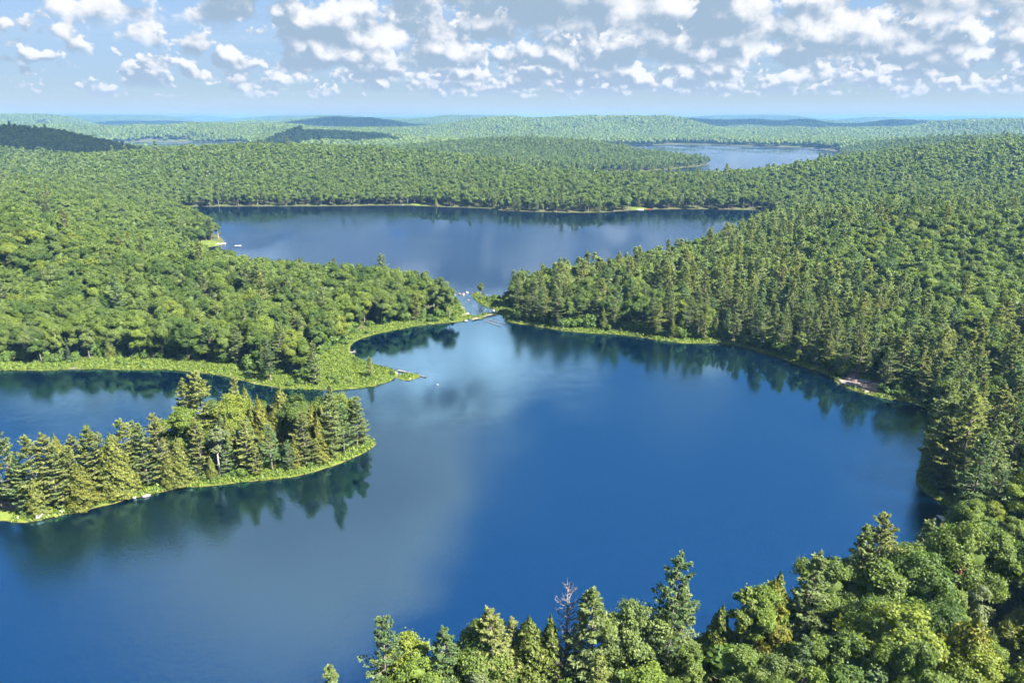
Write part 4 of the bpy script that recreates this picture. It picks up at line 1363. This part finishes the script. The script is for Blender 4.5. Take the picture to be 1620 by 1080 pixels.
G_SPIT = "stones along the wooded spit"
rock("boulder", "boulder", (1.5, 0.9, 0.75), "big white boulder at the water's edge of the wooded spit", "pale_granite", G_SPIT, 1)
rock("boulder", "r1", (0.7, 0.5, 0.5), "tan stone beside the big white boulder on the spit", "pink_granite", G_SPIT, 2)
rock("rock", "r2", (0.4, 0.35, 0.3), "small pale stone farthest from the tip along the spit's waterline", "pale_granite", G_SPIT, 3)
rock("boulder", "r3", (0.8, 0.55, 0.45), "grey stone by the green shrubs just past the white boulder", "granite", G_SPIT, 4)
rock("rock", "r4", (0.5, 0.4, 0.35), "pale stone at the foot of the reddish path on the spit", "pale_granite", G_SPIT, 5)
rock("boulder", "r5", (0.9, 0.6, 0.5), "dull grey stone half in water past the reddish path", "granite", G_SPIT, 6)
rock("rock", "r6", (0.5, 0.35, 0.3), "small white stone in the sedge midway along the spit", "pale_granite", G_SPIT, 7)
rock("rock", "r7", (0.45, 0.35, 0.3), "small pale stone at the spit's waterline nearest its tip", "pale_granite", G_SPIT, 8)
rock("boulder", "tip", (0.8, 0.6, 0.5), "white stone at the very tip of the grassy point", "pale_granite", None, 9)
rock("rock", "r8", (0.7, 0.4, 0.35), "pale stone under the near edge of the grassy point", "pale_granite", None, 10)
rock("rock", "isr", (0.35, 0.3, 0.3), "white stone on the tiny sedge islet", "pale_granite", None, 11)
rock("rock", "lone", (0.45, 0.35, 0.3), "lone pale rock breaking the open water off the point", "pale_granite", None, 12)
G_STREAM = "rocks along the narrows"
for q, (key, size, mat, lab) in enumerate([
        ("d1", (0.9, 0.6, 0.5), "pale_granite", "white rock standing in the stream halfway up the narrows"),
        ("d2", (1.1, 0.7, 0.6), "pale_granite", "largest pale rock where the stream meets the dam"),
        ("d3", (0.9, 0.7, 0.5), "pink_granite", "pinkish rock on the bank beside the largest pale rock"),
        ("d4", (0.8, 0.6, 0.45), "granite", "grey rock on the bank behind the pinkish rock"),
        ("d5", (0.8, 0.6, 0.45), "pale_granite", "pale rock at the lake end of the dam"),
        ("d6", (0.8, 0.6, 0.5), "pale_granite", "white rock on the sedge bank side of the stream"),
        ("d7", (0.8, 0.5, 0.5), "pale_granite", "pale rock at the far end of the stick dam"),
        ("d8", (1.2, 0.6, 0.45), "granite", "long grey rock at the mouth of the second lake"),
        ("d9", (0.8, 0.6, 0.5), "granite", "brownish rock in the line across the stream head"),
        ("d13", (0.7, 0.5, 0.45), "granite", "darker rock midstream at the stream head"),
        ("d10", (0.9, 0.6, 0.6), "pink_granite", "rust coloured rock next to the midstream rock"),
        ("d11", (0.9, 0.6, 0.5), "pale_granite", "white rock on the bank tip at the stream head"),
        ("d12", (0.7, 0.5, 0.4), "pink_granite", "reddish rock at the edge of the streamside sedge")]):
    rock("boulder", key, size, lab, mat, G_STREAM, 20 + q)
rock("boulder", "coverock", (1.3, 0.7, 0.5), "long pale boulder on the shore of the shaded cove", "pale_granite", None, 40)


def build_ledge():
    x, y = PT["ledge1"]
    z = float(ground_z(np.array([x]), np.array([y]))[0])
    e = tag(link("rock_ledge", None, loc=(x, y, z)), "pale pinkish granite ledge sloping into the lake below the pines", "rock ledge")
    g = np.random.default_rng(77)
    for q, (dx, dy, a, b, c) in enumerate([(-1.5, -1.5, 3.0, 1.6, .55), (1.8, -4.0, 3.2, 1.5, .5), (4.2, -7.0, 2.6, 1.4, .5), (1.0, 1.5, 2.4, 1.8, .7), (3.5, -1.0, 2.2, 1.6, .8), (-2.6, .6, 1.6, 1.1, .5), (2.2, 4.6, 1.8, 1.3, .6), (5.2, -4.0, 1.6, 1.2, .6)]):
        zz = float(max(ground_z(np.array([x + dx]), np.array([y + dy]))[0], 0)) - z
        o = link("slab", rock_mesh(80 + q, a, b, c, M["pink_granite"] if q % 4 else M["granite"]), e, loc=(dx, dy, zz + c * 0.25), rot=(0.12, -0.06, -0.95 + g.normal() * 0.2))


build_ledge()

# ---------------------------------------------------------------- logs, dam, stump
def log_between(name, a, b, r, label, mat="log", z=0.12, group=None, stubs=3, seed=0, parent=None):
    g = np.random.default_rng(seed)
    ax, ay = a; bx, by = b
    L = math.hypot(bx - ax, by - ay)
    t = np.linspace(0, 1, 8)
    path = np.stack([t * L, 0.04 * L * np.sin(t * 3 + seed) * 0.4, 0.02 * np.sin(t * 7)], 1)
    parts = [tube(path, r * (1.05 - 0.5 * t) + 0.02 * g.normal(size=8) * r * 4, 8)]
    for s in range(stubs):
        q = g.uniform(0.3, 0.95)
        p = np.array([np.interp(q, t, path[:, i]) for i in range(3)])
        d = unit(np.array([0.6, g.choice([-1, 1]) * 0.8, g.uniform(0.1, 0.8)])) * g.uniform(0.4, 1.1)
        parts.append(tube([p, p + d * 0.6, p + d], [r * 0.35, r * 0.25, r * 0.1], 5))
    v, f = join(parts)
    me = new_mesh("log", v, f, [M[mat]], smooth=True)
    o = link(name, me, parent, loc=(ax, ay, z), rot=(0, 0, math.atan2(by - ay, bx - ax)))
    if parent is None:
        tag(o, label, "log", group)
    return o


G_LOG = "driftwood logs"
log_between("floating_log", PT["log1a"], PT["log1b"], 0.34, "long floating log reaching from the grassy point past the islet", "log", 0.12, G_LOG, 4, 1)
log_between("fallen_log", PT["log2a"], PT["log2b"], 0.26, "white fallen log lying along the sedge bank across the bay", "log", 0.22, G_LOG, 2, 2)
log_between("fallen_log", PT["log3a"], PT["log3b"], 0.2, "short pale log jutting from the sedge behind the spit", "log", 0.15, G_LOG, 2, 3)
log_between("fallen_log", PT["log4a"], PT["log4b"], 0.26, "pale forked log in the small bay beside the grassy point", "log", 0.15, G_LOG, 4, 4)
log_between("sunken_log", PT["log5a"], PT["log5b"], 0.22, "dark waterlogged log slanting off the stick dam", "wet_log", 0.04, G_LOG, 1, 5)
log_between("sunken_log", (PT["log5a"][0] + 1.2, PT["log5a"][1] + 1.5), (PT["log5b"][0] + 2.4, PT["log5b"][1] + 3.0), 0.18, "thinner dark log floating beside the slanting one at the dam", "wet_log", 0.03, G_LOG, 1, 6)


def build_dam():
    a, b = PT["log6a"], PT["log6b"]
    e = tag(link("beaver_dam", None, loc=(a[0], a[1], 0.25)), "low beaver dam of pale sticks across the foot of the stream", "beaver dam")
    g = np.random.default_rng(44)
    for q in range(16):
        f = g.uniform(-1.3, 1.15)
        cx = (b[0] - a[0]) * f; cy = (b[1] - a[1]) * f + g.normal() * 0.5
        L = g.uniform(1.6, 4.2); th_ = math.atan2(b[1] - a[1], b[0] - a[0]) + g.normal() * 0.35
        log_between("stick", (cx - math.cos(th_) * L / 2, cy - math.sin(th_) * L / 2), (cx + math.cos(th_) * L / 2, cy + math.sin(th_) * L / 2), g.uniform(0.07, 0.16), "", "log" if q % 3 else "wet_log", g.uniform(0.0, 0.35), None, 1, 60 + q, e)


build_dam()


def build_stump():
    x, y = PT["stump"]
    z = float(max(ground_z(np.array([x]), np.array([y]))[0], 0))
    e = tag(link("broken_stump", None, loc=(x, y, z)), "broken white birch stump at the edge of the brown cove", "stump")
    t = np.linspace(0, 1, 6)
    v, f = tube(np.stack([0.12 * t, -0.1 * t, -0.4 + 2.0 * t], 1), 0.20 * (1.2 - 0.5 * t), 8)
    link("trunk", new_mesh("stump_trunk", v, f, [M["white_bark"]], smooth=True), e)
    g = np.random.default_rng(3)
    for q in range(4):
        d = np.array([g.normal() * 0.35, g.normal() * 0.35, 0.7])
        v, f = tube([(0.10, -0.1, 1.5), np.array([0.10, -0.1, 1.5]) + d * 0.6, np.array([0.10, -0.1, 1.5]) + d], [0.10, 0.07, 0.02], 5)
        link("splinter", new_mesh("stump_splinter", v, f, [M["log"]]), e)


build_stump()

# ---------------------------------------------------------------- dock and boats
def box(name, sx, sy, sz, mat, parent, loc, rot=(0, 0, 0), bev=0.0):
    x, y, z = sx / 2, sy / 2, sz / 2
    v = np.array([(-x, -y, -z), (x, -y, -z), (x, y, -z), (-x, y, -z), (-x, -y, z), (x, -y, z), (x, y, z), (-x, y, z)])
    f = np.array([(0, 3, 2, 1), (4, 5, 6, 7), (0, 1, 5, 4), (1, 2, 6, 5), (2, 3, 7, 6), (3, 0, 4, 7)])
    return link(name, new_mesh(name, v, f, [mat]), parent, loc=loc, rot=rot)


def build_dock():
    (ax, ay), (bx, by) = PT["dock_a"], PT["dock_b"]
    L = math.hypot(bx - ax, by - ay) + 1.2
    e = tag(link("dock", None, loc=(ax, ay, 0), rot=(0, 0, math.atan2(by - ay, bx - ax))), "pale plank dock reaching out from the wooded point of the second lake", "dock")
    n = 12
    for q in range(n):
        box("plank", L / n - 0.05, 1.7, 0.07, M["white_paint"], e, (-1.0 + (q + 0.5) * L / n, 0, 0.55))
    for s in (-1, 1):
        box("beam", L, 0.12, 0.22, M["plank"], e, (-1.0 + L / 2, s * 0.75, 0.40))
        for q in range(3):
            box("post", 0.16, 0.16, 2.2, M["plank"], e, (0.6 + q * (L - 2.2) / 2, s * 0.92, 0.1))


def hull_mesh(L, W, D, mat, rake=0.25, canoe=False):
    n, k = 15, 9
    t = np.linspace(0, 1, n)
    if canoe:
        wv = np.sin(t * math.pi) ** 0.7; sheer = 0.25 * (2 * t - 1) ** 4
    else:
        wv = np.where(t < 0.55, 1.0 - 0.10 * (0.55 - t), np.sqrt(np.maximum(0, 1 - ((t - 0.55) / 0.45) ** 2))); sheer = 0.18 * t ** 2
    rows = []
    for i in range(n):
        ph = np.linspace(0, math.pi, k)
        yy = -np.cos(ph) * W / 2 * max(wv[i], 0.02); zz = D * (1 + sheer[i]) - np.sin(ph) ** 0.6 * D * (0.35 + 0.65 * max(wv[i], 0.05)) * 1.0
        rows.append(np.stack([np.full(k, (t[i] - 0.5) * L) + rake * (zz / D) * (t[i] > 0.9), yy, zz], 1))
    v = np.concatenate(rows)
    i = np.arange(n * k).reshape(n, k)
    f = np.stack([i[:-1, :-1], i[1:, :-1], i[1:, 1:], i[:-1, 1:]], -1).reshape(-1, 4)
    return new_mesh("hull", v, f, [mat], smooth=True)


def build_boat(key, rz, label, L=6.0, motor=True, kind="motor_boat"):
    x, y = PT[key]
    e = tag(link(kind, None, loc=(x, y, -0.15), rot=(0, 0, rz)), label, "boat")
    e.scale = (1.0, L / 6.0, L / 6.0)
    link("hull", hull_mesh(L, 2.2, 1.0, M["white_paint"]), e)
    box("deck", L * 0.34, 1.7, 0.06, M["white_paint"], e, (L * 0.22, 0, 0.98))
    box("transom", 0.08, 1.95, 0.8, M["white_paint"], e, (-L * 0.49, 0, 0.6))
    box("floor_board", L * 0.55, 1.5, 0.05, M["plank"], e, (-L * 0.2, 0, 0.35))
    box("bench", 0.4, 1.7, 0.08, M["plank"], e, (-L * 0.12, 0, 0.65))
    box("windshield", 0.05, 1.5, 0.45, M["dark"], e, (L * 0.05, 0, 1.2), (0, -0.5, 0))
    if motor:
        o = box("outboard_motor", 0.4, 0.45, 0.6, M["dark"], e, (-L * 0.55, 0, 1.1))
        box("shaft", 0.16, 0.14, 0.9, M["dark"], o, (0, 0, -0.7))


def build_canoe():
    (ax, ay), (bx, by) = PT["canoe_a"], PT["canoe_b"]
    e = tag(link("canoe", None, loc=(bx - 2, by - 1.0, 0.0), rot=(0, 0, math.atan2(by - ay, bx - ax))), "red canoe lying by the shore of the sedge clearing across the second lake", "canoe")
    link("hull", hull_mesh(5.6, 0.95, 0.5, M["red_paint"], 0.0, True), e)
    for q in (-1.3, 1.2):
        box("thwart", 0.25, 0.75, 0.04, M["plank"], e, (q, 0, 0.42))
    f = tag(link("landing_float", None, loc=(ax + 1.5, ay - 0.6, 0.0), rot=(0, 0, 0.15)), "pale low float moored beside the red canoe", "dock")
    for q in range(7):
        box("plank", 0.82, 2.0, 0.08, M["white_paint"], f, (-2.6 + q * 0.88, 0, 0.42))
    for s in (-0.8, 0.8):
        box("pontoon", 6.0, 0.35, 0.4, M["plank"], f, (0, s, 0.17))


build_dock()
build_boat("boat", 0.12, "small white motor boat floating off the plank dock", 3.9)
build_boat("farboat", 0.9, "white boat drawn up under the trees of the far shore", 4.6, False, "rowing_boat")
build_canoe()

# ---------------------------------------------------------------- fair weather clouds passing over the hills: they shade the ridges behind the lakes
def build_cloud(seed, target, rx, ry, alt, label):
    g = np.random.default_rng(seed)
    c = Vector((target[0], target[1], 40)) + SUN * ((alt - 40) / SUN.z)
    # one closed shell: a billowing top over a flat base
    nr, na = 22, 64
    t = np.linspace(0, 2 * math.pi, na, endpoint=False)
    rim = 1 + 0.22 * np.sin(t * 2 + g.uniform(0, 6)) * g.random() + 0.14 * np.sin(t * 5 + g.uniform(0, 6)) + 0.08 * np.sin(t * 11 + g.uniform(0, 6))
    rr = np.linspace(0, 1, nr)[1:]
    px = np.cos(t)[None] * rim[None] * rr[:, None] * rx; py = np.sin(t)[None] * rim[None] * rr[:, None] * ry
    m = min(rx, ry)
    bil = fbm(px / (m * 0.30) + seed, py / (m * 0.30), seed, 4)
    top = np.sqrt(np.maximum(0, 1 - rr ** 2.4))[:, None] * m * (0.25 + 0.75 * bil)
    bot = -0.04 * m * bil * np.sqrt(np.maximum(0, 1 - rr ** 2))[:, None]
    v = np.concatenate([np.stack([px, py, top], -1).reshape(-1, 3), np.stack([px[:-1], py[:-1], bot[:-1]], -1).reshape(-1, 3), [[0, 0, m * 0.6], [0, 0, -0.03 * m]]])
    i = np.arange((nr - 1) * na).reshape(nr - 1, na); j = np.roll(i, -1, axis=1)
    k = np.concatenate([np.arange((nr - 2) * na).reshape(nr - 2, na) + (nr - 1) * na, i[-1:]]); l = np.roll(k, -1, axis=1)
    q4 = np.concatenate([np.stack([i[:-1], i[1:], j[1:], j[:-1]], -1).reshape(-1, 4), np.stack([k[:-1], l[:-1], l[1:], k[1:]], -1).reshape(-1, 4)])
    n0 = len(v) - 2
    tri = np.concatenate([np.stack([np.full(na, n0), i[0], j[0]], -1), np.stack([np.full(na, n0 + 1), l[0], k[0]], -1)])
    o = link("cloud", new_mesh("cloud", v, [q4, tri], [M["cloud"]], smooth=True), loc=c)
    tag(o, label, "cloud", "cumulus clouds over the hills")


def cloud_material():
    m, N, out = material("cloud_vapour")
    t = N.new("ShaderNodeBsdfTranslucent"); t.inputs[0].default_value = (0.56, 0.57, 0.60, 1)
    d = N.new("ShaderNodeBsdfTransparent")
    mx = N.new("ShaderNodeMixShader"); mx.inputs[0].default_value = 0.66
    m.node_tree.links.new(d.outputs[0], mx.inputs[1]); m.node_tree.links.new(t.outputs[0], mx.inputs[2]); m.node_tree.links.new(mx.outputs[0], out.inputs[0])
    return m


M["cloud"] = cloud_material()
for q, (tgt, rx, ry, lab) in enumerate([((-800, 1130), 230, 125, "cumulus cloud shading the dark hill behind the forest"),
                                        ((-560, 1960), 330, 220, "cumulus cloud shading the low blue hill between the lakes"),
                                        ((-700, 3900), 480, 420, "cumulus cloud shading a blue ridge beyond the far lake"),
                                        ((1500, 3850), 760, 430, "broad cumulus cloud shading the long blue ridge"),
                                        ((-3300, 5250), 1000, 650, "wide cumulus cloud shading the far blue skyline")]):
    build_cloud(700 + q, tgt, rx, ry, (280, 520, 950, 950, 950)[q], lab)

# ---------------------------------------------------------------- the air
def build_haze():
    m, N, out = material("haze")
    v = N.new("ShaderNodeVolumePrincipled")
    v.inputs["Color"].default_value = (0.17, 0.38, 0.72, 1)
    v.inputs["Density"].default_value = 0.000112
    v.inputs["Anisotropy"].default_value = 0.0
    m.node_tree.links.new(v.outputs[0], out.inputs["Volume"])
    s, z0, z1 = 15000.0, -8.0, 112.0
    p = np.array([(-s, -s, z0), (s, -s, z0), (s, s, z0), (-s, s, z0), (-s, -s, z1), (s, -s, z1), (s, s, z1), (-s, s, z1)])
    f = np.array([(0, 3, 2, 1), (4, 5, 6, 7), (0, 1, 5, 4), (1, 2, 6, 5), (2, 3, 7, 6), (3, 0, 4, 7)])
    tag(link("haze", new_mesh("haze", p, f, [m])), kind="stuff")


build_haze()
